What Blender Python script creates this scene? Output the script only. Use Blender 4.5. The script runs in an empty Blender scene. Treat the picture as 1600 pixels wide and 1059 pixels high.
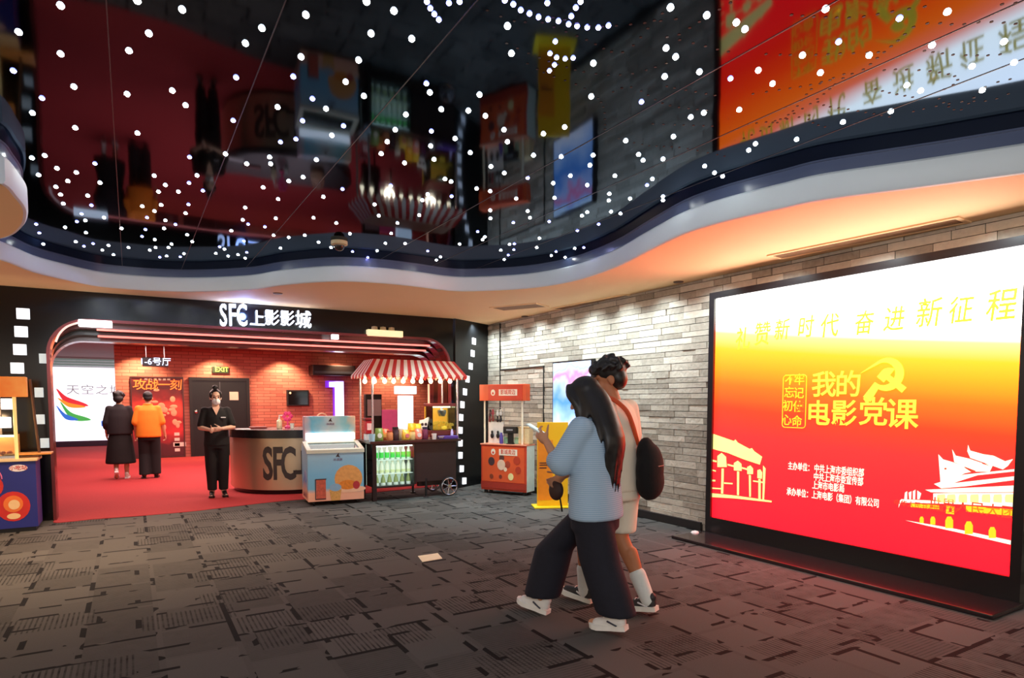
import bpy, bmesh, math, random
from math import sin, cos, pi, radians
from mathutils import Vector, Matrix
from mathutils.geometry import tessellate_polygon
random.seed(7)
V = Vector
SC = bpy.context.scene
COL = SC.collection

# ---------------------------------------------------------------- camera
CAM_H, FPX, YAW, PITCH, HORIZON = 1.5, 990.0, radians(31), radians(3.5), 626.0
cd = bpy.data.cameras.new('camera')
cam = bpy.data.objects.new('camera', cd); COL.objects.link(cam)
cam.location = (0, 0, CAM_H)
cam.rotation_euler = (pi/2 - PITCH, 0, -YAW)
cd.sensor_width = 36; cd.lens = FPX/1600*36
PPY = HORIZON + FPX*math.tan(PITCH)
cd.shift_y = (PPY - 529.5)/1600
cd.clip_start = .05; cd.clip_end = 200
SC.camera = cam

# ---------------------------------------------------------------- world, exposure, main lamps
wd = bpy.data.worlds.new('world'); SC.world = wd; wd.use_nodes = True
wd.node_tree.nodes['Background'].inputs[0].default_value = (1.0, .80, .62, 1)
wd.node_tree.nodes['Background'].inputs[1].default_value = .85
vs = SC.view_settings
vs.view_transform = 'Standard'; vs.look = 'None'; vs.gamma = 1; vs.exposure = 0.18; vs.use_curve_mapping = False

def lamp(name, kind, loc, energy, color, target=None, size=.1, spot=80, blend=.6, sizey=None):
    l = bpy.data.lights.new(name, kind); l.energy = energy; l.color = color
    if kind == 'SPOT': l.spot_size = radians(spot); l.spot_blend = blend; l.shadow_soft_size = size
    elif kind == 'AREA':
        l.size = size
        if sizey: l.shape = 'RECTANGLE'; l.size_y = sizey
    else: l.shadow_soft_size = size
    o = bpy.data.objects.new(name, l); COL.objects.link(o); o.location = loc
    if target is not None:
        o.rotation_euler = (V(target) - V(loc)).to_track_quat('-Z', 'Y').to_euler()
    return o

SOFFIT, GLASS, WALLX, PORTY = 2.88, 3.16, 5.63, 9.75
COOL, WARM, PINK = (.80, .95, 1.0), (1.0, .70, .42), (1.0, .42, .34)
# wall washers along the stone wall
for y in (9.9, 9.2, 8.5, 7.8, 7.1, 6.4, 5.7, 4.9, 4.0, 3.1, 2.2):
    lamp('wall_washer_lamp', 'SPOT', (5.18, y, 2.86), 62 if y > 5.3 else 42, COOL, (5.60, y, 1.5), .03, 125, 1.0)
# lobby downlights
for p, e, c in (((.2, 7.9, 2.86), 210, WARM), ((-.9, 7.4, 2.86), 260, WARM), ((3.9, 8.2, 2.86), 190, (.55, .92, 1.0)),
                ((4.9, 6.0, 2.86), 60, COOL), ((2.3, 8.4, 2.86), 40, (1, .85, .75)), ((5.0, 9.2, 2.86), 40, (1, .9, .8)),
                ((-1.2, 9.2, 2.86), 30, WARM)):
    lamp('downlight_lamp', 'SPOT', p, e, c, (p[0], p[1], 0), .06, 110, .9)
lamp('people_fill_lamp', 'AREA', (-.6, -1.6, 2.8), 70, (.95, .97, 1.0), (2.2, 3.6, .9), 1.4)  # added fill light behind the camera, brightens the walking couple
# foyer behind the portal
lamp('foyer_lamp', 'AREA', (1.5, 14.2, 2.84), 420, (1.0, .66, .60), (1.5, 14.2, 0), 5.0)
lamp('foyer_lamp', 'AREA', (0.2, 20.5, 2.84), 130, (1.0, .72, .66), (0.2, 20.5, 0), 2.5)
for x in (.2, 2.0, 3.75, 5.3, 7.0):
    lamp('foyer_washer_lamp', 'SPOT', (x, 18.45, 2.82), 190, (1.0, .72, .42), (x, 18.95, 1.0), .04, 110, .7)
lamp('counter_lamp', 'SPOT', (1.9, 10.2, 2.2), 70, (1.0, .80, .62), (1.75, 10.75, .9), .08, 120, .9)

# ---------------------------------------------------------------- pixel -> point in the room
_F = V((sin(YAW)*cos(PITCH), cos(YAW)*cos(PITCH), -sin(PITCH)))
_R = V((cos(YAW), -sin(YAW), 0)); _U = _R.cross(_F)
EYE = V((0, 0, CAM_H))
def ray(px, py): return _F + _R*((px-800)/FPX) + _U*((PPY-py)/FPX)
def at_z(px, py, z=0.0):
    d = ray(px, py); return EYE + d*((z-CAM_H)/d.z)
def at_x(px, py, x):
    d = ray(px, py); return EYE + d*(x/d.x)
def at_y(px, py, y):
    d = ray(px, py); return EYE + d*(y/d.y)
def at_d(px, py, dist):
    return EYE + ray(px, py)*dist

# ---------------------------------------------------------------- materials
def lin(c):
    if max(c) > 1.001: c = [v/255 for v in c]
    return tuple((v/12.92 if v <= .04045 else ((v+.055)/1.055)**2.4) for v in c[:3]) + (1,)
def nodes(name):
    m = bpy.data.materials.new(name); m.use_nodes = True
    nt = m.node_tree; b = nt.nodes['Principled BSDF']
    return m, nt, b
def N(nt, t, **kw):
    n = nt.nodes.new(t)
    for k, v in kw.items(): setattr(n, k, v)
    return n
MATS = {}
def M(name, c=(128,128,128), rough=.55, metal=0, var=.12, scale=14, bump=.0, emit=None, es=0, spec=None, alpha=None, trans=0):
    if name in MATS: return MATS[name]
    m, nt, b = nodes(name)
    L = nt.links.new
    b.inputs['Roughness'].default_value = rough; b.inputs['Metallic'].default_value = metal
    if spec is not None: b.inputs['Specular IOR Level'].default_value = spec
    if trans: b.inputs['Transmission Weight'].default_value = trans
    col = lin(c)
    tc = N(nt, 'ShaderNodeTexCoord'); no = N(nt, 'ShaderNodeTexNoise')
    no.inputs['Scale'].default_value = scale; no.inputs['Detail'].default_value = 4
    L(tc.outputs['Object'], no.inputs['Vector'])
    mx = N(nt, 'ShaderNodeMix', data_type='RGBA')
    mx.inputs[6].default_value = tuple(v*(1-var) for v in col[:3])+(1,)
    mx.inputs[7].default_value = tuple(min(1, v*(1+var)) for v in col[:3])+(1,)
    L(no.outputs['Fac'], mx.inputs[0]); L(mx.outputs[2], b.inputs['Base Color'])
    if bump:
        bp = N(nt, 'ShaderNodeBump'); bp.inputs['Strength'].default_value = bump; bp.inputs['Distance'].default_value = .01
        L(no.outputs['Fac'], bp.inputs['Height']); L(bp.outputs[0], b.inputs['Normal'])
    if emit is not None:
        b.inputs['Emission Color'].default_value = lin(emit); b.inputs['Emission Strength'].default_value = es
        if es and es < 30: pass
    MATS[name] = m
    return m
def no_sample(m):
    m.cycles.emission_sampling = 'NONE'; return m
def glass(name='clear_glass', tint=(235,245,245), a=.18):
    if name in MATS: return MATS[name]
    m = bpy.data.materials.new(name); m.use_nodes = True; nt = m.node_tree; nt.nodes.clear()
    o = N(nt, 'ShaderNodeOutputMaterial'); t = N(nt, 'ShaderNodeBsdfTransparent'); g = N(nt, 'ShaderNodeBsdfGlossy')
    t.inputs[0].default_value = lin(tint); g.inputs['Roughness'].default_value = .05
    fr = N(nt, 'ShaderNodeFresnel'); fr.inputs['IOR'].default_value = 1.4
    mx = N(nt, 'ShaderNodeMixShader')
    nt.links.new(fr.outputs[0], mx.inputs[0]); nt.links.new(t.outputs[0], mx.inputs[1]); nt.links.new(g.outputs[0], mx.inputs[2])
    nt.links.new(mx.outputs[0], o.inputs[0]); MATS[name] = m
    return m
def stripes(name, c0, c1, axis, period, duty=.5, rough=.7):
    "two colours woven in stripes along one object axis"
    m, nt, b = nodes(name); L = nt.links.new
    tc = N(nt, 'ShaderNodeTexCoord'); sp = N(nt, 'ShaderNodeSeparateXYZ'); L(tc.outputs['Object'], sp.inputs[0])
    a = N(nt, 'ShaderNodeMath', operation='DIVIDE'); a.inputs[1].default_value = period; L(sp.outputs[axis], a.inputs[0])
    f = N(nt, 'ShaderNodeMath', operation='FRACT'); L(a.outputs[0], f.inputs[0])
    g = N(nt, 'ShaderNodeMath', operation='GREATER_THAN'); g.inputs[1].default_value = duty; L(f.outputs[0], g.inputs[0])
    mx = N(nt, 'ShaderNodeMix', data_type='RGBA'); mx.inputs[6].default_value = lin(c0); mx.inputs[7].default_value = lin(c1)
    L(g.outputs[0], mx.inputs[0]); L(mx.outputs[2], b.inputs['Base Color']); b.inputs['Roughness'].default_value = rough
    MATS[name] = m
    return m
def ramp_mat(name, axis, lo, hi, stops, noise=0, nscale=4, rough=.4, emit=0):
    "printed picture: colour runs along an axis, broken up by noise"
    m, nt, b = nodes(name); L = nt.links.new
    tc = N(nt, 'ShaderNodeTexCoord'); sp = N(nt, 'ShaderNodeSeparateXYZ'); L(tc.outputs['Object'], sp.inputs[0])
    mr = N(nt, 'ShaderNodeMapRange'); mr.inputs[1].default_value = lo; mr.inputs[2].default_value = hi; L(sp.outputs[axis], mr.inputs[0])
    src = mr.outputs[0]
    if noise:
        no = N(nt, 'ShaderNodeTexNoise'); no.inputs['Scale'].default_value = nscale; L(tc.outputs['Object'], no.inputs['Vector'])
        ma = N(nt, 'ShaderNodeMath', operation='MULTIPLY_ADD'); ma.inputs[1].default_value = noise; L(no.outputs['Fac'], ma.inputs[0])
        L(src, ma.inputs[2]); mb = N(nt, 'ShaderNodeMath', operation='SUBTRACT'); mb.inputs[1].default_value = noise/2; L(ma.outputs[0], mb.inputs[0]); src = mb.outputs[0]
    cr = N(nt, 'ShaderNodeValToRGB'); L(src, cr.inputs[0]); e = cr.color_ramp.elements
    for i, (p, c) in enumerate(stops):
        x = e[i] if i < 2 else e.new(p)
        x.position = p; x.color = lin(c)
    L(cr.outputs[0], b.inputs['Base Color']); b.inputs['Roughness'].default_value = rough
    if emit: L(cr.outputs[0], b.inputs['Emission Color']); b.inputs['Emission Strength'].default_value = emit
    MATS[name] = m
    return m

# ---------------------------------------------------------------- mesh helpers
def bm_(): return bmesh.new()
def add_box(bm, x0, x1, y0, y1, z0, z1, mw=None, bev=0):
    vs_ = [V((x, y, z)) for z in (z0, z1) for y in (y0, y1) for x in (x0, x1)]
    if mw: vs_ = [mw @ v for v in vs_]
    v = [bm.verts.new(p) for p in vs_]
    fs = [bm.faces.new([v[i] for i in q]) for q in ((0,2,3,1),(4,5,7,6),(0,1,5,4),(2,6,7,3),(0,4,6,2),(1,3,7,5))]
    if bev:
        es = list({e for f in fs for e in f.edges})
        bmesh.ops.bevel(bm, geom=es, offset=bev, segments=2, affect='EDGES', profile=.6)
    return fs
def frame_of(d):
    d = d.normalized(); a = V((0,0,1)) if abs(d.z) < .9 else V((1,0,0))
    s = d.cross(a).normalized(); return s, d.cross(s).normalized()
def add_tube(bm, pts, r, seg=10, closed=False, cap=True):
    pts = [V(p) for p in pts]; n = len(pts); rings = []
    rr = r if isinstance(r, (list, tuple)) else [r]*n
    s = None
    for i, p in enumerate(pts):
        if closed: d = pts[(i+1) % n] - pts[i-1]
        else: d = pts[min(i+1, n-1)] - pts[max(i-1, 0)]
        d.normalize()
        if s is None: s, t = frame_of(d)
        else:
            s = (s - d*s.dot(d)).normalized(); t = d.cross(s)
        rings.append([bm.verts.new(p + (s*cos(2*pi*k/seg) + t*sin(2*pi*k/seg))*rr[i]) for k in range(seg)])
    for i in range(n if closed else n-1):
        a, b = rings[i], rings[(i+1) % n]
        for k in range(seg): bm.faces.new((a[k], a[(k+1) % seg], b[(k+1) % seg], b[k]))
    if cap and not closed:
        bm.faces.new(rings[0][::-1]); bm.faces.new(rings[-1])
def add_lathe(bm, prof, seg=20, loc=(0,0,0), mw=None):
    rings = []
    T = mw if mw else Matrix.Translation(V(loc))
    for r, z in prof:
        if r < 1e-6: rings.append([bm.verts.new(T @ V((0,0,z)))])
        else: rings.append([bm.verts.new(T @ V((r*cos(2*pi*k/seg), r*sin(2*pi*k/seg), z))) for k in range(seg)])
    for a, b in zip(rings, rings[1:]):
        for k in range(seg):
            k2 = (k+1) % seg
            if len(a) == 1 and len(b) == 1: continue
            if len(a) == 1: bm.faces.new((a[0], b[k], b[k2]))
            elif len(b) == 1: bm.faces.new((a[k], a[k2], b[0]))
            else: bm.faces.new((a[k], a[k2], b[k2], b[k]))
    if len(rings[0]) > 1: bm.faces.new(rings[0][::-1])
    if len(rings[-1]) > 1: bm.faces.new(rings[-1])
def add_prism(bm, loop, fn, d0, d1):
    "closed 2D loop extruded between two depths; fn(u, v, d) gives the point"
    tri = tessellate_polygon([[V((u, v, 0)) for u, v in loop]])
    a = [bm.verts.new(fn(u, v, d0)) for u, v in loop]; b = [bm.verts.new(fn(u, v, d1)) for u, v in loop]
    for t in tri:
        bm.faces.new([a[i] for i in t]); bm.faces.new([b[i] for i in reversed(t)])
    n = len(loop)
    for i in range(n):
        j = (i+1) % n; bm.faces.new((a[i], b[i], b[j], a[j]))
def add_flat(bm, loop, fn):
    tri = tessellate_polygon([[V((u, v, 0)) for u, v in loop]])
    a = [bm.verts.new(fn(u, v)) for u, v in loop]
    for t in tri: bm.faces.new([a[i] for i in t])
def add_ell(bm, c, r, seg=16, rings=10, rot=None):
    T = Matrix.Translation(V(c))
    if rot is not None: T = T @ rot.to_4x4()
    T = T @ Matrix.Diagonal((r[0], r[1], r[2], 1))
    bmesh.ops.create_uvsphere(bm, u_segments=seg, v_segments=rings, radius=1, matrix=T)
def add_cap(bm, p0, p1, r0, r1=None, seg=14):
    "tapered capsule"
    r1 = r0 if r1 is None else r1
    p0, p1 = V(p0), V(p1); d = p1-p0; L = d.length
    if L < 1e-5: add_ell(bm, p0, (r0,)*3); return
    d.normalize(); pts, rs = [], []
    for k in range(5):
        a = pi/2*(1-k/5); pts.append(p0 - d*r0*sin(a)); rs.append(max(r0*cos(a), 1e-4))
    pts.append(p0); rs.append(r0); pts.append(p1); rs.append(r1)
    for k in range(1, 6):
        a = pi/2*k/5; pts.append(p1 + d*r1*sin(a)); rs.append(max(r1*cos(a), 1e-4))
    s, t = frame_of(d); prev = None
    for p, r in zip(pts, rs):
        ring = [bm.verts.new(p + (s*cos(2*pi*k/seg)+t*sin(2*pi*k/seg))*r) for k in range(seg)]
        if prev:
            for k in range(seg): bm.faces.new((prev[k], prev[(k+1) % seg], ring[(k+1) % seg], ring[k]))
        else: bm.faces.new(ring[::-1])
        prev = ring
    bm.faces.new(prev)
def add_loft(bm, rings, seg=24):
    "rings: (centre, rx, ry [, power]) horizontal ellipses, bottom to top"
    prev = None
    for q in rings:
        c, rx, ry = V(q[0]), q[1], q[2]
        ring = [bm.verts.new(c + V((rx*cos(2*pi*k/seg), ry*sin(2*pi*k/seg), 0))) for k in range(seg)]
        if prev:
            for k in range(seg): bm.faces.new((prev[k], prev[(k+1) % seg], ring[(k+1) % seg], ring[k]))
        else: bm.faces.new(ring[::-1])
        prev = ring
    bm.faces.new(prev)

TEXTS = []
def obj(name, bm, mat, parent=None, world=False, smooth=False, recalc=True):
    if recalc: bmesh.ops.recalc_face_normals(bm, faces=bm.faces)
    me = bpy.data.meshes.new(name); bm.to_mesh(me); bm.free()
    for m in (mat if isinstance(mat, (list, tuple)) else [mat]): me.materials.append(m)
    if smooth:
        me.polygons.foreach_set('use_smooth', [True]*len(me.polygons))
        try: me.set_sharp_from_angle(angle=radians(38))
        except Exception: pass
    o = bpy.data.objects.new(name, me); COL.objects.link(o)
    if parent is not None:
        o.parent = parent
        if world: o.matrix_parent_inverse = root_mw(parent).inverted()
    return o
def root_mw(o):
    m = Matrix.Translation(o.location) @ Matrix.Rotation(o.rotation_euler.z, 4, 'Z')
    if o.parent is not None: m = root_mw(o.parent) @ o.matrix_parent_inverse @ m
    return m
def tag(o, label, cat, group=None):
    o['label'] = label; o['category'] = cat
    if group: o['group'] = group
    return o
def thing(name, label, cat, loc=(0,0,0), rotz=0, group=None):
    o = bpy.data.objects.new(name, None); COL.objects.link(o); o.empty_display_size = .1
    o.location = loc; o.rotation_euler = (0, 0, rotz)
    return tag(o, label, cat, group)
def struct(name, bm, mat, **kw):
    o = obj(name, bm, mat, **kw)
    if o.parent is None: o['kind'] = 'structure'
    return o
def dup(root, loc, rotz=None, label=None):
    r = root.copy(); COL.objects.link(r); r.location = loc
    if rotz is not None: r.rotation_euler = (0, 0, rotz)
    if label: r['label'] = label
    for ch in list(root.children):
        c = ch.copy(); COL.objects.link(c); c.parent = r
        for g in ch.children:
            d = g.copy(); COL.objects.link(d); d.parent = c
    return r
def box(name, mat, x0, x1, y0, y1, z0, z1, parent=None, bev=0, world=False):
    b = bm_(); add_box(b, x0, x1, y0, y1, z0, z1, None, bev); return obj(name, b, mat, parent, world)
def text(name, s, size, mat, loc, xd=(1,0,0), yd=(0,0,1), parent=None, world=False, ext=.003, align='CENTER', sx=1.0, bold=0.0, shear=0, track=1.0):
    c = bpy.data.curves.new(name, 'FONT'); c.body = s; c.size = size; c.extrude = ext; c.align_x = align; c.align_y = 'CENTER'
    c.offset = bold; c.shear = shear; c.space_character = track; c.resolution_u = 3
    c.materials.append(mat)
    o = bpy.data.objects.new(name, c); COL.objects.link(o)
    xd, yd = V(xd).normalized(), V(yd).normalized(); zd = xd.cross(yd)
    m = Matrix((xd*sx, yd, zd)).transposed().to_4x4(); m.translation = V(loc)
    if parent is not None:
        o.parent = parent
        if world: o.matrix_parent_inverse = root_mw(parent).inverted()
    o.matrix_basis = m; TEXTS.append(o)
    return o
def live_remesh(o, voxel, smooth=6, fac=.5):
    r = o.modifiers.new('remesh', 'REMESH'); r.mode = 'VOXEL'; r.voxel_size = voxel; r.use_smooth_shade = True
    if smooth:
        s = o.modifiers.new('smooth', 'SMOOTH'); s.iterations = smooth; s.factor = fac
    return o
def catmull(pts, n=8, closed=False):
    out = []; m = len(pts)
    for i in range(m if closed else m-1):
        g = lambda k: V(pts[k % m]) if closed else V(pts[max(0, min(m-1, k))])
        p0, p1, p2, p3 = g(i-1), g(i), g(i+1), g(i+2)
        for k in range(n):
            t = k/n
            out.append(.5*((2*p1) + (p2-p0)*t + (2*p0-5*p1+4*p2-p3)*t*t + (3*p1-p0-3*p2+p3)*t**3))
    if not closed: out.append(V(pts[-1]))
    return out

# ================================================================ THE SETTING
# ---- carpet
def carpet_mat():
    m, nt, b = nodes('patterned_carpet'); L = nt.links.new
    tc = N(nt, 'ShaderNodeTexCoord')
    def brick(scale, w, h, rot, mortar, seedloc, bias=0):
        mp = N(nt, 'ShaderNodeMapping'); mp.inputs['Rotation'].default_value = (0, 0, rot); mp.inputs['Location'].default_value = seedloc
        L(tc.outputs['Object'], mp.inputs[0])
        k = N(nt, 'ShaderNodeTexBrick'); k.offset = .37; k.squash = 1.4; k.squash_frequency = 3
        k.inputs['Scale'].default_value = scale; k.inputs['Brick Width'].default_value = w; k.inputs['Row Height'].default_value = h
        k.inputs['Mortar Size'].default_value = mortar; k.inputs['Mortar Smooth'].default_value = .1; k.inputs['Bias'].default_value = bias
        k.inputs['Color1'].default_value = (0,0,0,1); k.inputs['Color2'].default_value = (1,1,1,1); k.inputs['Mortar'].default_value = (.5,.5,.5,1)
        L(mp.outputs[0], k.inputs[0]); return k, mp
    k1, mp1 = brick(1, .62, .36, 0, .019, (0,0,0))
    k2, mp2 = brick(1, .50, .42, pi/2, .018, (.13,.31,0))
    k3, mp3 = brick(1, .23, .10, 0, .0, (.07,.02,0), -.55)
    k4, mp4 = brick(1, .21, .09, pi/2, .0, (.4,.1,0), -.6)
    def math_(op, a, b_=None, c=None):
        n = N(nt, 'ShaderNodeMath', operation=op)
        for i, x in enumerate((a, b_, c)):
            if x is None: continue
            if isinstance(x, (int, float)): n.inputs[i].default_value = x
            else: L(x, n.inputs[i])
        return n.outputs[0]
    # broken-up outlines
    nz = N(nt, 'ShaderNodeTexNoise'); nz.inputs['Scale'].default_value = 3.2; L(tc.outputs['Object'], nz.inputs[0])
    gate = math_('GREATER_THAN', nz.outputs['Fac'], .55); gate2 = math_('LESS_THAN', nz.outputs['Fac'], .47)
    l1 = math_('MULTIPLY', k1.outputs['Fac'], gate); l2 = math_('MULTIPLY', k2.outputs['Fac'], gate2)
    lines = math_('MAXIMUM', l1, l2)
    d3 = math_('GREATER_THAN', k3.outputs['Color'], .66); d4 = math_('GREATER_THAN', k4.outputs['Color'], .72)
    blocks = math_('MAXIMUM', d3, d4)
    # ribbed tiles: stripes inside some rectangles
    sp = N(nt, 'ShaderNodeSeparateXYZ'); L(tc.outputs['Object'], sp.inputs[0])
    sx = math_('GREATER_THAN', math_('FRACT', math_('MULTIPLY', sp.outputs[0], 34)), .62)
    sy = math_('GREATER_THAN', math_('FRACT', math_('MULTIPLY', sp.outputs[1], 38)), .66)
    selx = math_('GREATER_THAN', k1.outputs['Color'], .62); sely = math_('LESS_THAN', k2.outputs['Color'], .42)
    rib = math_('MAXIMUM', math_('MULTIPLY', sx, selx), math_('MULTIPLY', math_('MULTIPLY', sy, sely), .55))
    n2 = N(nt, 'ShaderNodeTexNoise'); n2.inputs['Scale'].default_value = 11; L(tc.outputs['Object'], n2.inputs[0])
    rib = math_('MULTIPLY', rib, math_('MULTIPLY_ADD', n2.outputs['Fac'], 1.6, -.25))
    dark = math_('MINIMUM', math_('MAXIMUM', math_('MAXIMUM', lines, blocks), math_('MULTIPLY', rib, 1.0)), 1.0)
    fine = N(nt, 'ShaderNodeTexNoise'); fine.inputs['Scale'].default_value = 160; L(tc.outputs['Object'], fine.inputs[0])
    base = N(nt, 'ShaderNodeMix', data_type='RGBA'); base.inputs[6].default_value = lin((70,68,66)); base.inputs[7].default_value = lin((98,95,92))
    L(math_('ADD', math_('MULTIPLY', k2.outputs['Color'], .6), math_('MULTIPLY', fine.outputs['Fac'], .5)), base.inputs[0])
    mx = N(nt, 'ShaderNodeMix', data_type='RGBA'); mx.inputs[7].default_value = lin((22,22,23)); L(dark, mx.inputs[0]); L(base.outputs[2], mx.inputs[6])
    L(mx.outputs[2], b.inputs['Base Color']); b.inputs['Roughness'].default_value = .9; b.inputs['Specular IOR Level'].default_value = .15
    bp = N(nt, 'ShaderNodeBump'); bp.inputs['Strength'].default_value = .4; bp.inputs['Distance'].default_value = .004
    L(fine.outputs['Fac'], bp.inputs['Height']); L(bp.outputs[0], b.inputs['Normal'])
    return m
b = bm_(); add_box(b, -4.5, 5.9, -2.5, 26, -.1, 0); struct('floor', b, carpet_mat())
# red carpet of the foyer, its edge one long curve
edge = [at_z(x, y) for x, y in ((88,817),(150,811),(220,806),(300,799),(360,792),(430,784),(500,778),(580,770),(660,762),(720,757))]
edge = [V((p.x, p.y, 0)) for p in edge]
edge = [V((-.86, 9.76, 0))] + edge + [V((5.2, 10.25, 0))]
loop = [(p.x, p.y) for p in catmull(edge, 5)] + [(8.8, 10.3), (8.8, 25.9), (-3.0, 25.9), (-3.0, 9.98), (-.9, 9.98)]
b = bm_(); add_prism(b, loop, lambda u, v, d: V((u, v, d)), 0.0, .006)
red_carpet = M('red_carpet', (168,56,58), .9, 0, .22, 60, .35, spec=.15)
struct('floor_red_carpet', b, red_carpet)
b = bm_(); add_box(b, 5.9, 8.9, 10.3, 26, -.1, 0); struct('floor_foyer', b, red_carpet)

# ---- soffit with its wavy opening, lip, and the dark mirror ceiling with stars
far_px = [(-70,392),(0,406),(50,425),(100,437),(150,447),(200,452),(250,455),(300,456),(350,455),(400,452),(440,446),(500,441),(545,440),(600,443),(650,448),(700,454),(740,455),
          (822,451),(894,440),(960,419),(1015,392),(1070,366),(1125,349),(1180,336),(1226,326),(1290,313),(1453,292),(1600,272),(1760,250)]
lobe_px = [(-70,262),(0,287),(21,307),(34,324),(36,338),(31,353),(15,367),(-10,374),(-70,380)]
far_w = [at_z(x, y, SOFFIT) for x, y in far_px]; lobe_w = [at_z(x, y, SOFFIT) for x, y in lobe_px]
hole = [(p.x, p.y) for p in far_w] + [(5.05,1.0),(4.7,-.6),(3.4,-1.7),(1.0,-2.0),(-1.6,-1.6),(-2.6,0.2),(-2.5,2.4)] + [(p.x, p.y) for p in lobe_w]
hole3 = [V((x, y, 0)) for x, y in hole]
hole_s = [(p.x, p.y) for p in catmull(hole3, 4, True)]
def cross_ring(bm, loop0, z0, loop1, z1):
    n = len(loop0); a = [bm.verts.new((x, y, z0)) for x, y in loop0]; c = [bm.verts.new((x, y, z1)) for x, y in loop1]
    for i in range(n):
        j = (i+1) % n; bm.faces.new((a[i], a[j], c[j], c[i]))
def inset(loop, d):
    n = len(loop); out = []
    area = sum(loop[i][0]*loop[(i+1)%n][1]-loop[(i+1)%n][0]*loop[i][1] for i in range(n)); sg = 1 if area > 0 else -1
    for i in range(n):
        p, q = loop[i-1], loop[(i+1) % n]; dx, dy = q[0]-p[0], q[1]-p[1]; L = math.hypot(dx, dy) or 1
        out.append((loop[i][0] - sg*dy/L*d, loop[i][1] + sg*dx/L*d))
    return out
outer = [(-4.4,-2.4),(WALLX+.1,-2.4),(WALLX+.1,10.45),(4.8,10.0),(4.8,PORTY+.1),(-4.4,PORTY+.1)]
b = bm_()
tri = tessellate_polygon([[V((x, y, 0)) for x, y in outer], [V((x, y, 0)) for x, y in hole_s]])
allp = outer + hole_s; vv = [b.verts.new((x, y, SOFFIT)) for x, y in allp]
for t in tri: b.faces.new([vv[i] for i in t])
soffit_mat = M('soffit_paint', (252,214,166), .75, 0, .03, 3, spec=.2)
struct('ceiling_soffit', b, soffit_mat)
L0 = hole_s
b = bm_(); lipA, lipB, lipC = inset(L0, .018), inset(L0, .03), inset(L0, .0)
cross_ring(b, L0, SOFFIT, lipA, SOFFIT+.004); cross_ring(b, lipA, SOFFIT+.004, lipB, SOFFIT+.022); cross_ring(b, lipB, SOFFIT+.022, lipB, SOFFIT+.165); cross_ring(b, lipB, SOFFIT+.165, lipA, SOFFIT+.18)
bmesh.ops.remove_doubles(b, verts=b.verts, dist=1e-5)
lip = struct('trim_1', b, M('lip_paint', (216,232,244), .45, 0, .06, 2), smooth=True)
b = bm_(); cross_ring(b, lipA, SOFFIT+.18, lipC, SOFFIT+.181); cross_ring(b, lipC, SOFFIT+.181, lipC, GLASS-.012); cross_ring(b, lipC, GLASS-.012, inset(L0, .01), GLASS-.012); cross_ring(b, inset(L0, .01), GLASS-.012, inset(L0, .01), GLASS+.01)
struct('trim_2', b, M('upstand_gloss', (78,92,128), .28, 0, .1, 3, spec=.8), smooth=True)
def mirror_mat():
    m, nt, bs = nodes('dark_mirror'); L = nt.links.new
    tc = N(nt, 'ShaderNodeTexCoord'); no = N(nt, 'ShaderNodeTexNoise'); no.inputs['Scale'].default_value = 1.1; L(tc.outputs['Object'], no.inputs[0])
    bp = N(nt, 'ShaderNodeBump'); bp.inputs['Strength'].default_value = .05; bp.inputs['Distance'].default_value = .05
    L(no.outputs['Fac'], bp.inputs['Height']); pass
    gl = N(nt, 'ShaderNodeBsdfGlossy'); gl.inputs['Color'].default_value = (.066, .084, .115, 1); gl.inputs['Roughness'].default_value = .05
    L(bp.outputs[0], gl.inputs['Normal']); L(gl.outputs[0], nt.nodes['Material Output'].inputs[0])
    return m
b = bm_(); add_box(b, -4.4, WALLX+.1, -2.4, 10.4, GLASS, GLASS+.05); ceil_o = struct('ceiling', b, mirror_mat())
seam = bm_()
sx_ = [at_z(x, y, GLASS).x for x, y in ((175,150),(400,120),(590,180))] + [at_z(x, y, GLASS).x for x, y in ((1200,62),(1400,90),(1500,130))]
for x in sx_: add_box(seam, x-.0025, x+.0025, -2.2, 9.5, GLASS-.0025, GLASS+.001)
so = obj('panel_seam', seam, M('seam', (70,70,80), .4), ceil_o)
# pinholes: dotted curves drilled in the panels
dots = bm_()
C8 = [[(330,490),(460,430),(600,350),(700,270),(770,240),(830,190),(890,140),(950,90),(1020,80),(1100,85),(1200,75),(1324,85)],
 [(345,330),(480,310),(600,290),(720,250)], [(400,185),(550,190),(690,185),(830,180)], [(340,432),(480,415),(600,395)], [(600,340),(640,365),(740,380),(860,402)],
 [(790,300),(860,320),(940,335)], [(800,250),(870,240),(1000,245),(1090,265),(1080,292),(1020,320)], [(950,170),(1010,180),(1100,190),(1220,190),(1270,180)],
 [(570,400),(600,425),(650,440)], [(480,45),(560,55),(660,60),(750,60),(870,40),(1000,20)], [(60,120),(150,140),(330,185)], [(60,290),(130,305),(280,332)], [(10,425),(120,430),(270,435)],
 [(1210,10),(1260,15),(1324,5)], [(1020,330),(1100,380),(1190,300),(1290,270)], [(900,395),(1000,370),(1110,350),(1210,345),(1300,310)], [(700,265),(600,300),(520,390),(440,430)],
 [(-380,60),(-200,130),(-60,180),(60,60),(120,20)], [(-500,130),(-330,205),(-180,250),(-40,255),(100,215)], [(-560,20),(-420,75),(-300,60),(-160,90),(0,80),(160,60)], [(-120,330),(-30,300),(90,360),(230,380)],
 [(-100,470),(20,500),(150,510),(300,540)], [(100,140),(180,90),(260,40),(320,5)], [(-420,200),(-320,255),(-200,300),(-130,360),(-120,450)]]
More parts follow.
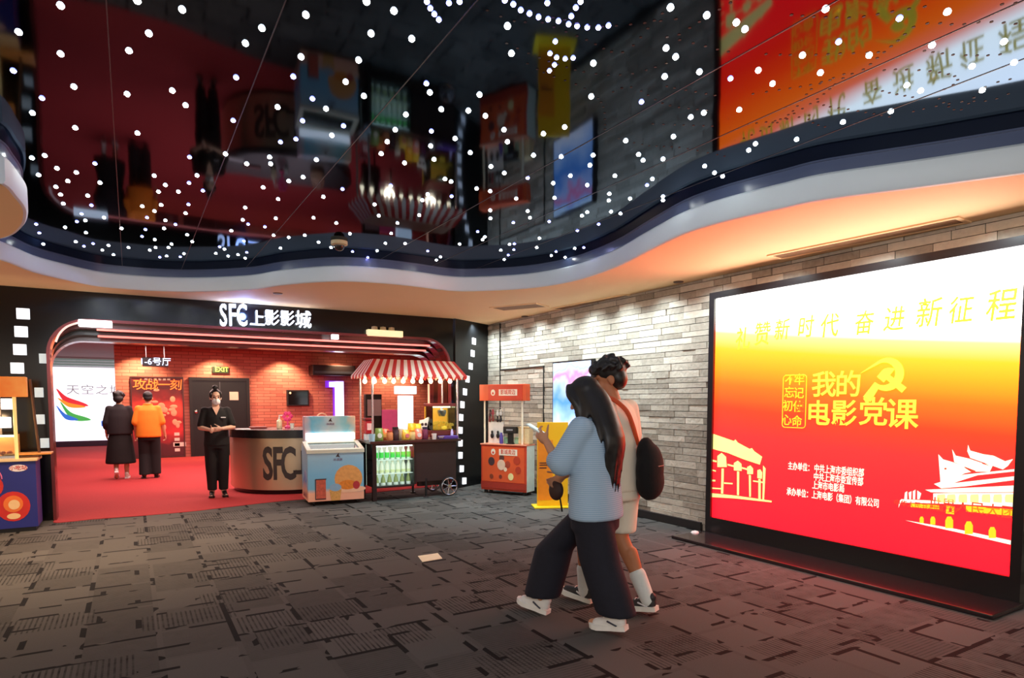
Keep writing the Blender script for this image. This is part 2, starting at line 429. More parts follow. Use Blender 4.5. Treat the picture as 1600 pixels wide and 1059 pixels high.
for line in C8:
    w = [at_z(1000+x/2.207, y/2.207, GLASS) for x, y in line]
    pts = catmull(w, 10); acc = 0
    for p, q in zip(pts, pts[1:]):
        acc += (q-p).length
        if acc > .048:
            acc = 0
            bmesh.ops.create_circle(dots, cap_ends=True, segments=8, radius=.0078, matrix=Matrix.Translation((q.x, q.y, GLASS-.0015)))
obj('pinhole', dots, M('pinhole_dark', (26,24,30), .6), ceil_o)

# ---- stone wall on the right
stone = None
def stone_mat():
    m, nt, bs = nodes('split_face_stone'); L = nt.links.new
    at = N(nt, 'ShaderNodeAttribute', attribute_name='tone'); tc = N(nt, 'ShaderNodeTexCoord'); no = N(nt, 'ShaderNodeTexNoise')
    no.inputs['Scale'].default_value = 22; no.inputs['Detail'].default_value = 6; L(tc.outputs['Object'], no.inputs[0])
    a = N(nt, 'ShaderNodeMath', operation='MULTIPLY_ADD'); a.inputs[1].default_value = .45; L(no.outputs['Fac'], a.inputs[0]); L(at.outputs['Fac'], a.inputs[2])
    cr = N(nt, 'ShaderNodeValToRGB'); L(a.outputs[0], cr.inputs[0]); e = cr.color_ramp.elements
    e[0].position = .1; e[0].color = lin((136,126,112)); e[1].position = 1.2; e[1].color = lin((214,206,190))
    L(cr.outputs[0], bs.inputs['Base Color']); bs.inputs['Roughness'].default_value = .8
    bp = N(nt, 'ShaderNodeBump'); bp.inputs['Strength'].default_value = .7; bp.inputs['Distance'].default_value = .012; L(no.outputs['Fac'], bp.inputs['Height']); L(bp.outputs[0], bs.inputs['Normal'])
    return m
STONE = stone_mat()
def stone_wall(name, fn, u0, u1, z0, z1, skip=None, course=.074):
    rnd = random.Random(len(name)*7+3); b = bm_(); lay = b.faces.layers.float.new('tone')
    z = z0
    while z < z1-.01:
        h = min(course*rnd.choice((.85,1,1,1.15)), z1-z); u = u0 - rnd.random()*.3
        while u < u1:
            w = rnd.uniform(.22,.52); a, c = max(u, u0), min(u+w, u1)
            if c-a > .02 and not (skip and skip(a, c, z, z+h)):
                d = rnd.uniform(.004,.022); t = rnd.random()*.75; g = .0035
                q = [fn(a+g, z+g, d*.6), fn(c-g, z+g, d*.8), fn(c-g, z+h-g, d), fn(a+g, z+h-g, d*.9)]
                k = [fn(a+g, z+g, -.02), fn(c-g, z+g, -.02), fn(c-g, z+h-g, -.02), fn(a+g, z+h-g, -.02)]
                f_ = [b.verts.new(p) for p in q]; r_ = [b.verts.new(p) for p in k]
                for f in [b.faces.new(f_)] + [b.faces.new((f_[i], r_[i], r_[(i+1)%4], f_[(i+1)%4])) for i in range(4)]: f[lay] = t
            u += w
        z += h
    return struct(name, b, STONE, recalc=True)
b = bm_(); add_box(b, WALLX, WALLX+.12, -2.4, 10.6, 0, GLASS); struct('wall_right', b, M('mortar', (58,54,50), .9))
stone_wall('wall_right_stone', lambda u, v, d: V((WALLX-d, u, v)), -.5, 10.25, 0.0, SOFFIT, lambda a, c, z, zz: 2.15 < a and c < 4.85 and .3 < z and zz < 2.5)
box_b = bm_(); add_box(box_b, WALLX-.045, WALLX-.0, 5.08, 10.2, 0, .1, None, .004); struct('baseboard_right', box_b, M('dark_skirting', (34,31,32), .4))
jb = bm_()
for px, y0, y1 in ((783,515,610),(851,566,762)):
    p = at_x(px, 640, WALLX); add_box(jb, WALLX-.03, WALLX-.002, p.y-.006, p.y+.006, .1, 2.86 if px < 800 else 2.05)
add_box(jb, WALLX-.03, WALLX-.002, at_x(851,640,WALLX).y-.006, at_x(783,640,WALLX).y, 2.04, 2.052)
struct('trim_3', jb, M('joint_dark', (34,34,34), .6))

# ---- the portal wall
black_gloss = M('black_gloss', (10,9,12), .14, 0, .15, 5, spec=.45)
OX0, OX1, OTOP, ORAD = -.84, 4.60, 2.50, .42
def arch(x0, x1, top, r, n=10):
    "opening outline from the left foot over the top to the right foot"
    pts = [(x0, 0)]
    for k in range(n+1):
        a = pi - pi/2*k/n; pts.append((x0+r + r*cos(a), top-r + r*sin(a)))
    for k in range(n+1):
        a = pi/2 - pi/2*k/n; pts.append((x1-r + r*cos(a), top-r + r*sin(a)))
    pts.append((x1, 0)); return pts
XZ = lambda u, v, d: V((u, d, v))
op = arch(OX0, OX1, OTOP, ORAD)
loop = [(-1.34, 0)] + op + [(4.74, 0), (4.74, GLASS), (-1.34, GLASS)]
b = bm_(); add_prism(b, loop, XZ, PORTY, PORTY+.22); struct('wall_portal', b, black_gloss)
def arch_band(x0, x1, top, r, w, y0, y1):
    i = arch(x0, x1, top, r); o = arch(x0-w, x1+w, top+w, r+w); b = bm_(); n = len(i)
    for da in (y0, y1):
        pass
    A = [[b.verts.new((u, y, v)) for u, v in L] for L, y in ((i, y0), (o, y0), (o, y1), (i, y1))]
    for s in range(4):
        p, q = A[s], A[(s+1) % 4]
        for k in range(n-1): b.faces.new((p[k], p[k+1], q[k+1], q[k]))
    b.faces.new([A[s][0] for s in range(4)]); b.faces.new([A[s][-1] for s in range(4)][::-1])
    return b
red_gloss = M('dark_red_gloss', (96,24,30), .18, 0, .15, 4, spec=.7)
struct('trim_4', arch_band(OX0+.0, OX1, OTOP, ORAD, .035, PORTY-.05, PORTY+.02), M('portal_edge', (130,60,64), .2, .4, .1, 6))
for k, (yy, t) in enumerate(((PORTY+.22, 2.44), (PORTY+.5, 2.38), (PORTY+.8, 2.32))):
    struct('trim_%d' % (5+k), arch_band(OX0-.03-.02*k, OX1+.03+.05*k, t, .38, .5, yy+.002*k, yy+.27), red_gloss if k != 1 else black_gloss)
# angled panel with the film strip on the right, and stone return on the left
P0, P1 = V((4.72, PORTY-.04, 0)), V((WALLX+.02, 10.22, 0))
dirp = (P1-P0).normalized(); nrm = V((dirp.y, -dirp.x, 0))
def onpanel(u, v, d=0.0): return P0 + dirp*u + nrm*d + V((0, 0, v))
PW = (P1-P0).length
b = bm_(); add_prism(b, [(0,0),(PW,0),(PW,GLASS),(0,GLASS)], lambda u, v, d: onpanel(u, v, -d), 0.0, .12)
struct('wall_film', b, M('black_satin', (18,19,21), .38, 0, .2, 4))
b = bm_(); add_box(b, -4.4, -1.34, PORTY+.03, PORTY+.15, 0, GLASS); struct('wall_left', b, M('mortar'))
stone_wall('wall_left_stone', lambda u, v, d: V((u, PORTY+.03-d, v)), -3.2, -1.345, 0, SOFFIT)

# ---- foyer shell
def brick_mat(name, c1, c2, mort, scale=1.0):
    m, nt, bs = nodes(name); L = nt.links.new
    tc = N(nt, 'ShaderNodeTexCoord'); mp = N(nt, 'ShaderNodeMapping'); mp.inputs['Rotation'].default_value = (pi/2, 0, 0); L(tc.outputs['Object'], mp.inputs[0])
    k = N(nt, 'ShaderNodeTexBrick'); k.inputs['Scale'].default_value = scale; k.inputs['Brick Width'].default_value = .34; k.inputs['Row Height'].default_value = .085; k.inputs['Mortar Size'].default_value = .006
    k.inputs['Color1'].default_value = lin(c1); k.inputs['Color2'].default_value = lin(c2); k.inputs['Mortar'].default_value = lin(mort); L(mp.outputs[0], k.inputs[0])
    L(k.outputs['Color'], bs.inputs['Base Color']); bs.inputs['Roughness'].default_value = .8
    bp = N(nt, 'ShaderNodeBump'); bp.inputs['Strength'].default_value = .6; bp.inputs['Distance'].default_value = .01; bp.invert = True; L(k.outputs['Fac'], bp.inputs['Height']); L(bp.outputs[0], bs.inputs['Normal'])
    return m
BACKY = 19.0
b = bm_(); add_box(b, -.32, 8.9, BACKY, BACKY+.2, 0, 3.0); struct('wall_back', b, brick_mat('red_brick', (206,124,104), (184,98,84), (136,76,66)))
b = bm_(); add_box(b, 8.7, 8.9, 10.3, BACKY, 0, 3.0); struct('wall_foyer_right', b, M('foyer_paint', (70,44,44), .7))
b = bm_(); add_box(b, -3.2, -3.0, 10.0, 26, 0, 3.0); struct('wall_foyer_left', b, M('foyer_paint'))
b = bm_(); add_box(b, -3.2, 8.9, 25.85, 26, 0, 3.0); struct('wall_foyer_end', b, M('foyer_pale', (190,186,184), .7))
b = bm_(); add_box(b, -3.2, 8.9, 9.99, 26, 2.9, 3.0); struct('ceiling_foyer', b, M('foyer_ceiling', (120,60,58), .7))
b = bm_(); add_box(b, 5.3, 8.9, 10.28, 10.34, 0, 3.0); struct('wall_foyer_front', b, M('foyer_paint'))

# ================================================================ THE BIG SCREEN
white_e = no_sample(M('white_light', (255,255,255), .4, emit=(255,255,255), es=3.0))
SX = 5.53
tl, bl, tr, br = at_x(1125,463,SX), at_x(1107,805,SX), at_x(1597,389,SX), at_x(1587,903,SX)
SY0, SY1 = (tl.y+bl.y)/2, (tr.y+br.y)/2            # left edge is far, right edge near
SZ0, SZ1 = (bl.z+br.z)/2, (tl.z+tr.z)/2
scr = thing('led_screen', 'huge red and gold video screen filling the stone wall', 'screen', (SX, (SY0+SY1)/2, 0))
fb = bm_()
for y0, y1, z0, z1 in ((SY0, SY0+.07, .0, SZ1+.07), (SY1-.07, SY1, 0, SZ1+.07), (SY1, SY0, SZ1, SZ1+.07), (SY1, SY0, 0.0, SZ0)):
    add_box(fb, SX-.03, WALLX-.0, y0, y1, z0, z1)
obj('frame', fb, M('screen_frame', (26,24,26), .3, 0, .1), scr, True)
def screen_mat():
    m, nt, bs = nodes('screen_picture'); L = nt.links.new
    g = N(nt, 'ShaderNodeNewGeometry'); sp = N(nt, 'ShaderNodeSeparateXYZ'); L(g.outputs['Position'], sp.inputs[0])
    s = N(nt, 'ShaderNodeMapRange'); s.inputs[1].default_value = SY0; s.inputs[2].default_value = SY1; L(sp.outputs[1], s.inputs[0])
    v = N(nt, 'ShaderNodeMapRange'); v.inputs[1].default_value = SZ0; v.inputs[2].default_value = SZ1; L(sp.outputs[2], v.inputs[0])
    a = N(nt, 'ShaderNodeMath', operation='MULTIPLY_ADD'); a.inputs[1].default_value = .17; L(s.outputs[0], a.inputs[0]); a.inputs[2].default_value = .86
    p = N(nt, 'ShaderNodeMath', operation='MULTIPLY'); L(v.outputs[0], p.inputs[0]); L(a.outputs[0], p.inputs[1])
    cr = N(nt, 'ShaderNodeValToRGB'); L(p.outputs[0], cr.inputs[0]); e = cr.color_ramp.elements
    st = [(0,(222,18,44)),(.22,(214,36,44)),(.34,(216,48,44)),(.44,(216,66,22)),(.53,(230,120,12)),(.61,(240,182,14)),(.67,(246,214,30)),(.73,(252,240,150)),(.80,(255,252,236)),(1,(255,254,250))]
    for i, (q, c) in enumerate(st):
        x = e[i] if i < 2 else e.new(q)
        t = lin(c); x.position = q; x.color = (t[0]*.85, t[1]/6.8, t[2]/6.2, 1) if c[2] < 200 else t
    L(cr.outputs[0], bs.inputs['Emission Color']); bs.inputs['Emission Strength'].default_value = 7.5
    bs.inputs['Base Color'].default_value = (.02,.02,.02,1); bs.inputs['Roughness'].default_value = .5
    return m
pb = bm_(); add_box(pb, SX, WALLX-.01, SY1, SY0, SZ0, SZ1)
panel = obj('display', pb, screen_mat(), scr, True)
gold = no_sample(M('screen_gold', (250,226,70), .5, emit=(238,196,16), es=.95))
goldp = no_sample(M('screen_pale_gold', (250,236,150), .5, emit=(252,232,130), es=1.2))
cream_e = no_sample(M('screen_cream', (255,246,220), .5, emit=(255,244,214), es=1.2))
redl = no_sample(M('screen_red_line', (190,60,40), .5, emit=(200,60,40), es=1.0))
TX = SX-.004
def son(px, py): p = at_x(px, py, TX); return p
def stext(s, px, py, h, mat, name='lettering', **kw):
    p = son(px, py); return text(name, s, h, mat, p, (0,-1,0), (0,0,1), panel, True, ext=.001, **kw)
for ch, px, py, h in (('礼',1160,531,.24),('赞',1190,524,.25),('新',1221,517,.22),('时',1258,513,.22),('代',1295,511,.23),('奋',1349,507,.22),('进',1396,501,.22),('新',1450,492,.25),('征',1500,487,.22),('程',1563,480,.25)):
    stext(ch, px, py, h, gold, shear=.12, bold=.0025, sx=.80)
gold2 = no_sample(M('screen_bright_gold', (250,226,70), .5, emit=(252,220,60), es=1.2))
for ch, px, py, h in (('我',1287,603,.25),('的',1325,603,.25),('电',1278,648,.25),('影',1318,648,.25),('党',1364,646,.26),('课',1409,650,.27)):
    stext(ch, px, py, h, gold2, bold=.003)
for ch, px, py in (('不',1234,594),('忘',1233,614),('初',1231,635),('心',1229,657),('牢',1249,594),('记',1248,615),('使',1247,636),('命',1245,659)):
    stext(ch, px, py, .115, gold, bold=.001)
for s, px, py in (('主办单位：',1231,728),('中共上海市委组织部',1272,732),('中共上海市委宣传部',1271,745),('上海市电影局',1269,758),('承办单位：',1229,768),('上海电影（集团）有限公司',1268,773)):
    stext(s, px, py, .083, cream_e, align='LEFT', bold=.0006, sx=.64)
stext('☭', 1382, 598, .46, gold2, bold=.012, name='emblem')
# rounded outline round the small slogan
ys, zs = son(1241, 620), (son(1241,586).z, son(1241,668).z)
hw = (son(1221,620).y - son(1257,620).y)/2
fr = bm_(); pts = []
for cx, cz, a0 in ((hw-.03, zs[0]-.03, 0), (-hw+.03, zs[0]-.03, 90), (-hw+.03, zs[1]+.03, 180), (hw-.03, zs[1]+.03, 270)):
    for k in range(5):
        a = radians(a0+90*k/4); pts.append((TX, ys.y+cx+.03*cos(a), cz+.03*sin(a)))
add_tube(fr, pts, .004, 6, True); obj('outline', fr, gold, panel, True)
def sflat(name, mat, polys, dx=0):
    b = bm_()
    for poly in polys:
        q = [at_x(x, y, TX-dx) for x, y in poly]
        add_flat(b, [(p.y, p.z) for p in q], lambda u, v: V((TX-dx, u, v)))
    o = obj(name, b, mat, panel, True); return o
c2 = lambda pts: [(1100+x/4.073, 560+y/4.073) for x, y in pts]
c3 = lambda pts: [(1380+x/4.413, 680+y/4.413) for x, y in pts]
house = [c2(q) for q in ([(60,480),(190,525),(200,515),(215,535),(290,575),(305,570),(320,590),(370,625),(355,675),(250,640),(150,600),(55,575)],
  [(30,855),(200,872),(430,905),(430,915),(200,890),(28,880)], [(85,620),(112,600),(140,625),(145,690),(85,690)], [(190,665),(215,650),(238,670),(240,715),(190,712)],
  [(275,690),(295,680),(312,700),(312,735),(275,735)], [(340,710),(358,705),(370,725),(368,765),(340,760)],
  [(112,700),(126,700),(122,860),(108,858)], [(210,718),(224,720),(222,870),(210,868)], [(285,740),(298,742),(298,880),(288,880)], [(346,765),(360,768),(360,895),(346,893)], [(376,680),(392,700),(382,900),(372,898)],
  [(40,640),(80,650),(80,660),(40,652)], [(150,670),(190,680),(190,690),(150,680)], [(240,690),(275,700),(275,710),(240,700)], [(38,702),(75,712),(75,720),(38,710)], [(40,770),(72,772),(72,782),(40,780)], [(128,788),(182,792),(182,800),(128,797)], [(312,775),(384,785),(384,793),(312,783)], [(45,820),(108,825),(108,832),(45,828)])]
sflat('drawn_house', goldp, house)
gate = [c3(q) for q in ([(380,130),(412,165),(480,185),(560,215),(640,245),(560,262),(480,310),(395,325)], [(475,95),(500,140),(590,160),(680,190),(755,208),(735,250),(640,250),(560,215),(490,185)],
  [(585,65),(600,105),(690,130),(760,140),(840,178),(895,163),(860,210),(825,235),(700,190),(600,155),(580,110)],
  [(350,335),(560,270),(640,262),(968,226),(968,242),(650,275),(480,330),(968,275),(968,300),(560,352),(400,365)],
  [(290,375),(400,370),(920,345),(925,375),(940,272),(968,272),(968,395),(940,390),(470,395),(330,392)],
  [(345,400),(930,395),(930,470),(965,470),(965,500),(540,475),(120,462),(105,500),(110,455),(125,440),(345,450)],
  [(150,585),(300,610),(500,645),(930,735),(928,765),(500,665),(300,622)],
  [(145,440),(150,395),(165,385),(165,440)],[(180,440),(175,395),(195,385),(192,440)],[(205,440),(205,385),(222,375),(220,440)],[(235,440),(235,380),(262,400),(250,440)])]
sflat('drawn_gate', cream_e, gate)
arches = [c3([(x-w,y1),(x-w,y0+w),(x-w*.5,y0),(x+w*.5,y0),(x+w,y0+w),(x+w,y1)]) for x, y0, y1, w in ((265,560,605,14),(342,560,615,17),(455,560,640,27),(590,593,680,28),(752,632,708,25))]
sflat('drawn_arch', gold, arches + [c3([(435,485),(492,490),(488,545),(432,538)]), c3([(190,470),(385,480),(388,510),(190,494)]), c3([(570,485),(945,515),(940,560),(572,525)])], .001)
wins = [c3([(x-26,408),(x+26,406),(x+30,430),(x+28,465),(x-30,460),(x-32,430)]) for x in (400,470,550,630,710,790,870)]
sflat('drawn_window', goldp, wins, .001)
for q in ([(455,500),(475,502),(472,530),(452,527)],[(420,225),(435,222),(437,235),(423,237)],[(610,255),(640,245),(560,215),(560,222)],[(745,215),(680,195),(685,188)]): sflat('drawn_line', redl, [c3(q)], .002)
for s, x0, w in (('中华人民共和国万岁', 288, .42), ('世界人民大团结万岁', 755, .85)):
    p = c3([(x0, 492 if x0 < 500 else 522)])[0]
    t_ = stext(s, p[0], p[1], .055 if x0 < 500 else .1, redl, bold=.001)
# plinth in front of it and a bright scrap beside it
q = at_z(1140, 857, .03)
b = bm_(); add_box(b, q.x-.06, SX-.032, SY1-.1, SY0+.1, 0, .035, None, .008)
tag(obj('plinth', b, M('plinth_gloss', (40,32,34), .14, 0, .12, 6, spec=.8)), 'low glossy black plinth on the carpet below the huge screen', 'plinth')
p = at_z(1083, 838); b = bm_(); add_lathe(b, [(0,0),(.05,0),(.055,.02),(.035,.05),(.0,.06)], 14, (p.x+.05, p.y+.02, 0))
tag(obj('floor_spotlight', b, M('white_plastic', (225,228,228), .4), smooth=True), 'small white round fitting on the carpet at the far end of the plinth', 'light')

# upright video poster on the stone wall
p0, p1 = at_x(866,568,WALLX-.07), at_x(918,664,WALLX-.07)
yl, yr, zb, zt = p0.y, p0.y-.92, .98, p0.z
wsn = thing('video_poster', 'upright blue and white video poster hanging on the stone wall', 'screen', (WALLX-.06, (yl+yr)/2, zb))
b = bm_(); add_box(b, WALLX-.085, WALLX-.0, yr-.025, yl+.025, zb-.025, zt+.025, None, .006); obj('frame', b, M('screen_frame'), wsn, True)
b = bm_(); add_box(b, WALLX-.09, WALLX-.08, yr, yl, zb, zt)
obj('display', b, ramp_mat('blue_poster', 2, zb, zt, [(0,(236,240,255)),(.28,(150,190,246)),(.5,(70,140,226)),(.7,(168,190,240)),(.78,(226,120,170)),(.88,(150,186,240)),(1,(206,228,250))], .55, 3.2, .4, .95), wsn, True)

# ================================================================ SIGNS ON THE PORTAL
sg_e = M('sign_white', (255,255,255), .4, emit=(226,236,255), es=3.0)
p = at_y(415, 496, PORTY-.06)
sgn = thing('shop_sign', 'glowing white lettering on the black band above the foyer opening', 'sign', (p.x, PORTY-.02, p.z))
for ch, px, py, hgt, sx in (('S',349,494,.43,.50),('F',363,494,.43,.52),('C',378,494,.43,.48)):
    text('letter', ch, hgt, sg_e, at_y(px, py, PORTY-.05), parent=sgn, world=True, ext=.02, sx=sx, bold=.004)
for ch, px, py, hgt in (('上',402,499,.24),('影',425,498,.24),('影',449,499,.24),('城',474,501,.27)):
    text('letter', ch, hgt, sg_e, at_y(px, py, PORTY-.05), parent=sgn, world=True, ext=.02, sx=.88, bold=.001)
b = bm_(); add_box(b, at_y(342,512,PORTY).x, at_y(487,512,PORTY).x, PORTY-.035, PORTY-.0, at_y(415,516,PORTY).z, at_y(415,514,PORTY).z); obj('rail', b, black_gloss, sgn, True)
lamp('sign_glow_lamp', 'POINT', (p.x-.28, PORTY-.16, p.z+.02), 16, (.22,.38,1.0), size=.05).data.specular_factor = 0
# cream emergency light box and the white light at the arch's corner
p0, p1 = at_y(575,514,PORTY-.1), at_y(630,527,PORTY-.1)
lb = thing('light_box', 'small cream light box on the black band right of the glowing lettering', 'light', ((p0.x+p1.x)/2, PORTY, p1.z))
box('diffuser', M('cream_light', (250,236,190), .5, emit=(250,232,178), es=.75), p0.x, p1.x, PORTY-.1, PORTY-.0, p1.z, p0.z, lb, .008, True)
hb = bm_()
for k in range(3): add_lathe(hb, [(.0,0),(.05,.0),(.045,.05),(.0,.06)], 12, (p0.x+.12+k*.14, PORTY-.05, p0.z))
obj('lamp_head', hb, M('cream_plastic', (196,180,140), .5), lb, True)
p0 = at_y(148, 503, PORTY-.08); cl = thing('corner_light', 'white light strip at the top left corner of the foyer opening', 'light', (p0.x, PORTY-.06, p0.z))
a0, a1 = at_y(122,504,PORTY-.1), at_y(175,503,PORTY-.1)
b = bm_(); add_box(b, a0.x, a1.x, PORTY-.1, PORTY-.0, a0.z-.04, a0.z+.045, None, .012); obj('diffuser', b, white_e, cl, True)
b = bm_(); add_tube(b, catmull([at_y(x, y, PORTY-.07) for x, y in ((87,534),(93,521),(105,510),(122,504))], 4), .012, 8); obj('edge_tube', b, M('pink_light', (255,200,196), .4, emit=(255,214,206), es=.9), cl, True)
p0 = at_y(524, 526, PORTY-.06); tag(box('indicator_light', white_e, p0.x-.05, p0.x+.05, PORTY-.06, PORTY-.0, p0.z-.035, p0.z+.035), 'tiny white square light on the black band below the lettering', 'light')
# pale tubes along the tunnel's edges
pk = M('pink_tube', (255,190,180), .4, emit=(255,120,110), es=1.6)
for yy, zz, x0, x1 in ((PORTY+.18, 2.455, -.35, 4.35), (PORTY+.47, 2.395, -.35, 4.4)):
    b = bm_(); add_tube(b, [(x0, yy, zz-.03), (x1, yy, zz-.03)], .014, 8)
    tag(obj('tube_light', b, pk), 'thin pink light tube along the %s edge of the foyer opening' % ('front' if yy < PORTY+.3 else 'inner'), 'light')

# film strips of lit squares
tile_e = M('tile_light', (255,255,255), .4, emit=(240,246,255), es=1.3)
tile_d = M('tile_dim', (190,210,216), .4, emit=(190,214,224), es=.5)
fs = thing('film_strip', 'curving strip of white lit squares on the black panel beside the striped cart', 'light', tuple(onpanel(.3,1.0)))
for px, py in ((740,533),(738,552),(735,572),(730,592),(726,612),(722,632),(720,652),(719,672),(719,692),(719,711),(721,732),(725,751)):
    d = ray(px, py); tt = (P0-EYE).dot(nrm)/d.dot(nrm); q = EYE + d*tt; u = (q-P0).dot(dirp); v = q.z
    u = max(u, .06)
    b = bm_(); add_prism(b, [(u-.055,v-.055),(u+.05,v-.06),(u+.055,v+.05),(u-.05,v+.06)], lambda a, c, d_: onpanel(a, c, d_), .001, .015); obj('lit_square', b, tile_e, fs, True)
fl = thing('film_strip', 'curving strip of white lit squares on the black wall left of the foyer opening', 'light', (-1.2, PORTY, 1.2))
for px, py in ((36,490),(33,518),(31,546),(27,575),(16,603),(12,631),(7,660)):
    q = at_y(px, py, PORTY-.015); b = bm_(); add_box(b, q.x-.065, q.x+.065, PORTY-.02, PORTY-.001, q.z-.065, q.z+.065, None, .004); obj('lit_square', b, tile_e, fl, True)
f2 = thing('film_strip', 'dim inner strip of pale squares at the left edge of the foyer opening', 'light', (-.98, PORTY, 1.2))
for px, py in ((68,560),(61,613),(63,655),(70,692)):
    q = at_y(px, py, PORTY-.015); b = bm_(); add_box(b, q.x-.045, q.x+.045, PORTY-.02, PORTY-.001, q.z-.06, q.z+.06, None, .004); obj('lit_square', b, tile_d, f2, True)

# ================================================================ CEILING FITTINGS
vent_mat = M('vent_louver', (168,132,100), .6, 0, .08, 8)
def vent(label, pxs, hw, ang=None):
    a, c = at_z(*pxs[0], SOFFIT), at_z(*pxs[1], SOFFIT); mid = (a+c)/2; L = (c-a).length; r = math.atan2(c.y-a.y, c.x-a.x)
    t = thing('ceiling_vent', label, 'vent', (mid.x, mid.y, SOFFIT), r)
    b = bm_(); e = .035
    for x0, x1, y0, y1 in ((-L/2-e,L/2+e,-hw-e,-hw),(-L/2-e,L/2+e,hw,hw+e),(-L/2-e,-L/2,-hw,hw),(L/2,L/2+e,-hw,hw)): add_box(b, x0, x1, y0, y1, -.012, 0)
    obj('frame', b, soffit_mat, t)
    b = bm_(); add_box(b, -L/2, L/2, -hw, hw, -.003, 0)
    n = max(3, int(hw*2/.03))
    for k in range(n): add_box(b, -L/2, L/2, -hw+(k+.2)*2*hw/n, -hw+(k+.7)*2*hw/n, -.009, -.003)
    obj('louver', b, vent_mat, t)
vent('long slotted air vent in the peach ceiling above the huge screen', ((1215,400),(1500,343)), .09)
vent('slotted air vent in the peach ceiling where the stone wall begins', ((872,482),(985,461)), .09)
vent('short air vent in the peach ceiling above the red kiosk', ((778,482),(845,476)), .16)
b0 = bm_(); add_lathe(b0, [(0,0),(.06,0),(.055,-.01),(.03,-.012),(.0,-.012)], 16)
for lab, px, py in (('small round downlight in the ceiling close to the stone wall', 1060, 440), ('small round downlight in the ceiling above the glowing lettering', 434, 458), ('small round downlight in the ceiling above the red kiosk', 820, 494)):
    q = at_z(px, py, SOFFIT); o = obj('downlight', b0.copy(), M('downlight_dark', (96,72,56), .4)); o.location = q; tag(o, lab, 'light')
b0.free()
q = at_z(530, 377, GLASS); cam_ = thing('dome_camera', 'small cream dome camera under the dark mirror ceiling', 'camera', tuple(q))
b = bm_(); add_lathe(b, [(0,0),(.085,0),(.085,-.035),(.06,-.045),(0,-.045)], 20); obj('base', b, M('cream_plastic'), cam_, smooth=True)
b = bm_(); add_lathe(b, [(.055,-.045),(.052,-.07),(.03,-.092),(0,-.1)], 18); obj('dome', b, M('smoke_dome', (40,32,30), .1), cam_, smooth=True)
# star lights
S6 = [(228,20),(685,35),(560,125),(70,120),(485,190),(228,202),(50,265),(985,105),(923,162),(1150,55),(278,325),(158,368),(122,424),(478,353),(648,340),(698,395),(888,290),(1103,287),(1300,307),(283,480),(517,500),(877,452),(1044,402),(1175,370),(1226,408),(1138,453),(1292,472),(1248,508),(1055,533),(1113,522),(1190,600),(120,593),(168,584),(145,657),(214,632),(287,648),(357,614),(376,686),(255,680),(210,702),(228,731),(238,765),(330,735),(344,771),(307,803),(289,832),(321,828),(323,874),(713,590),(848,578),(1014,590),(1018,615),(928,615),(580,660),(622,695),(596,720),(671,720),(711,687),(741,659),(763,716),(535,775),(606,770),(709,768),(698,801),(581,793),(622,828),(660,843),(553,817),(547,862),(617,858),(534,888),(582,900),(704,882),(723,908),(990,704),(1086,680),(1140,665),(1216,739),(1288,710),(1046,748),(922,780),(913,826),(933,842),(870,867),(996,852),(1037,820),(1029,884),(1086,892),(1146,884),(1179,818),(1265,838),(1316,878),(1198,910),(917,905),(136,842),(148,875),(163,917),(285,908),(316,925),(350,915),(385,940),(408,922),(427,957),(483,930),(563,940),(585,930),(634,930),(645,917),(601,966),(627,962),(678,965),(692,953),(812,952),(826,927),(844,936),(858,962),(895,957),(922,970),(928,948),(1055,932),(1127,978),(1326,945),(1245,930),(457,858),(391,817),(245,854),(1132,213),(516,2)]
S7 = [(175,5),(278,40),(192,125),(345,145),(145,225),(95,308),(165,360),(400,313),(413,347),(456,410),(323,430),(283,487),(253,532),(230,577),(419,492),(416,548),(429,598),(508,520),(318,612),(600,355),(622,435),(558,415),(705,97),(720,200),(692,487),(705,532),(840,502),(803,583),(643,625),(693,650),(565,573),(640,718),(589,708),(738,746),(781,668),(920,477),(907,588),(1027,583),(1015,620),(942,660),(877,688),(1005,695),(882,743),(1088,728),(1086,753),(1095,795),(1130,802),(1166,746),(1109,660),(1150,528),(1198,580),(1215,602),(1290,597),(1250,672),(1230,695),(1290,738),(1290,752),(1028,237),(1020,362),(205,768),(221,810),(266,697),(291,838),(268,877),(246,914),(405,730),(385,752),(373,808),(470,672),(493,682),(495,737),(593,870),(640,790),(641,820),(727,836),(781,793),(790,818),(862,832),(985,810),(1005,797),(1048,842),(968,866),(713,918),(731,916),(729,938),(708,958),(693,975),(680,940),(825,895),(815,930),(620,890),(612,900),(888,945),(870,960),(922,967),(958,933),(992,930),(965,958),(1012,942),(1055,922),(453,965),(438,977),(405,943),(215,942),(180,967),(122,945),(320,915),(525,917)]
S8 = [(105,25),(230,52),(332,77),(90,165),(123,195),(205,247),(85,263),(5,350),(220,388),(175,403),(115,470),(223,572),(257,595),(285,607),(362,100),(895,62),(685,143),(408,242),(457,288),(312,270),(342,378),(622,250),(920,293),(968,312),(1145,228),(1255,143),(1007,155),(700,420),(398,495),(375,517),(540,480),(865,383),(640,30),(560,190),(790,190),(1060,40),(1180,310),(1290,215)]
SB = [(402,5),(415,30),(430,52),(447,73),(695,0),(727,15),(755,37),(788,50),(822,63),(858,72),(897,78),(935,90),(967,97),(1005,102),(1047,103),(1085,95),(945,60),(962,28),(980,5),(885,155),(865,200),(890,215),(922,220),(952,217),(882,243),(863,265),(485,10),(525,5),(855,10)]
def inside(x, y, poly):
    r = False; n = len(poly)
    for i in range(n):
        (x0, y0), (x1, y1) = poly[i], poly[i-1]
        if (y0 > y) != (y1 > y) and x < (x1-x0)*(y-y0)/(y1-y0)+x0: r = not r
    return r
inner = inset(hole_s, .05)
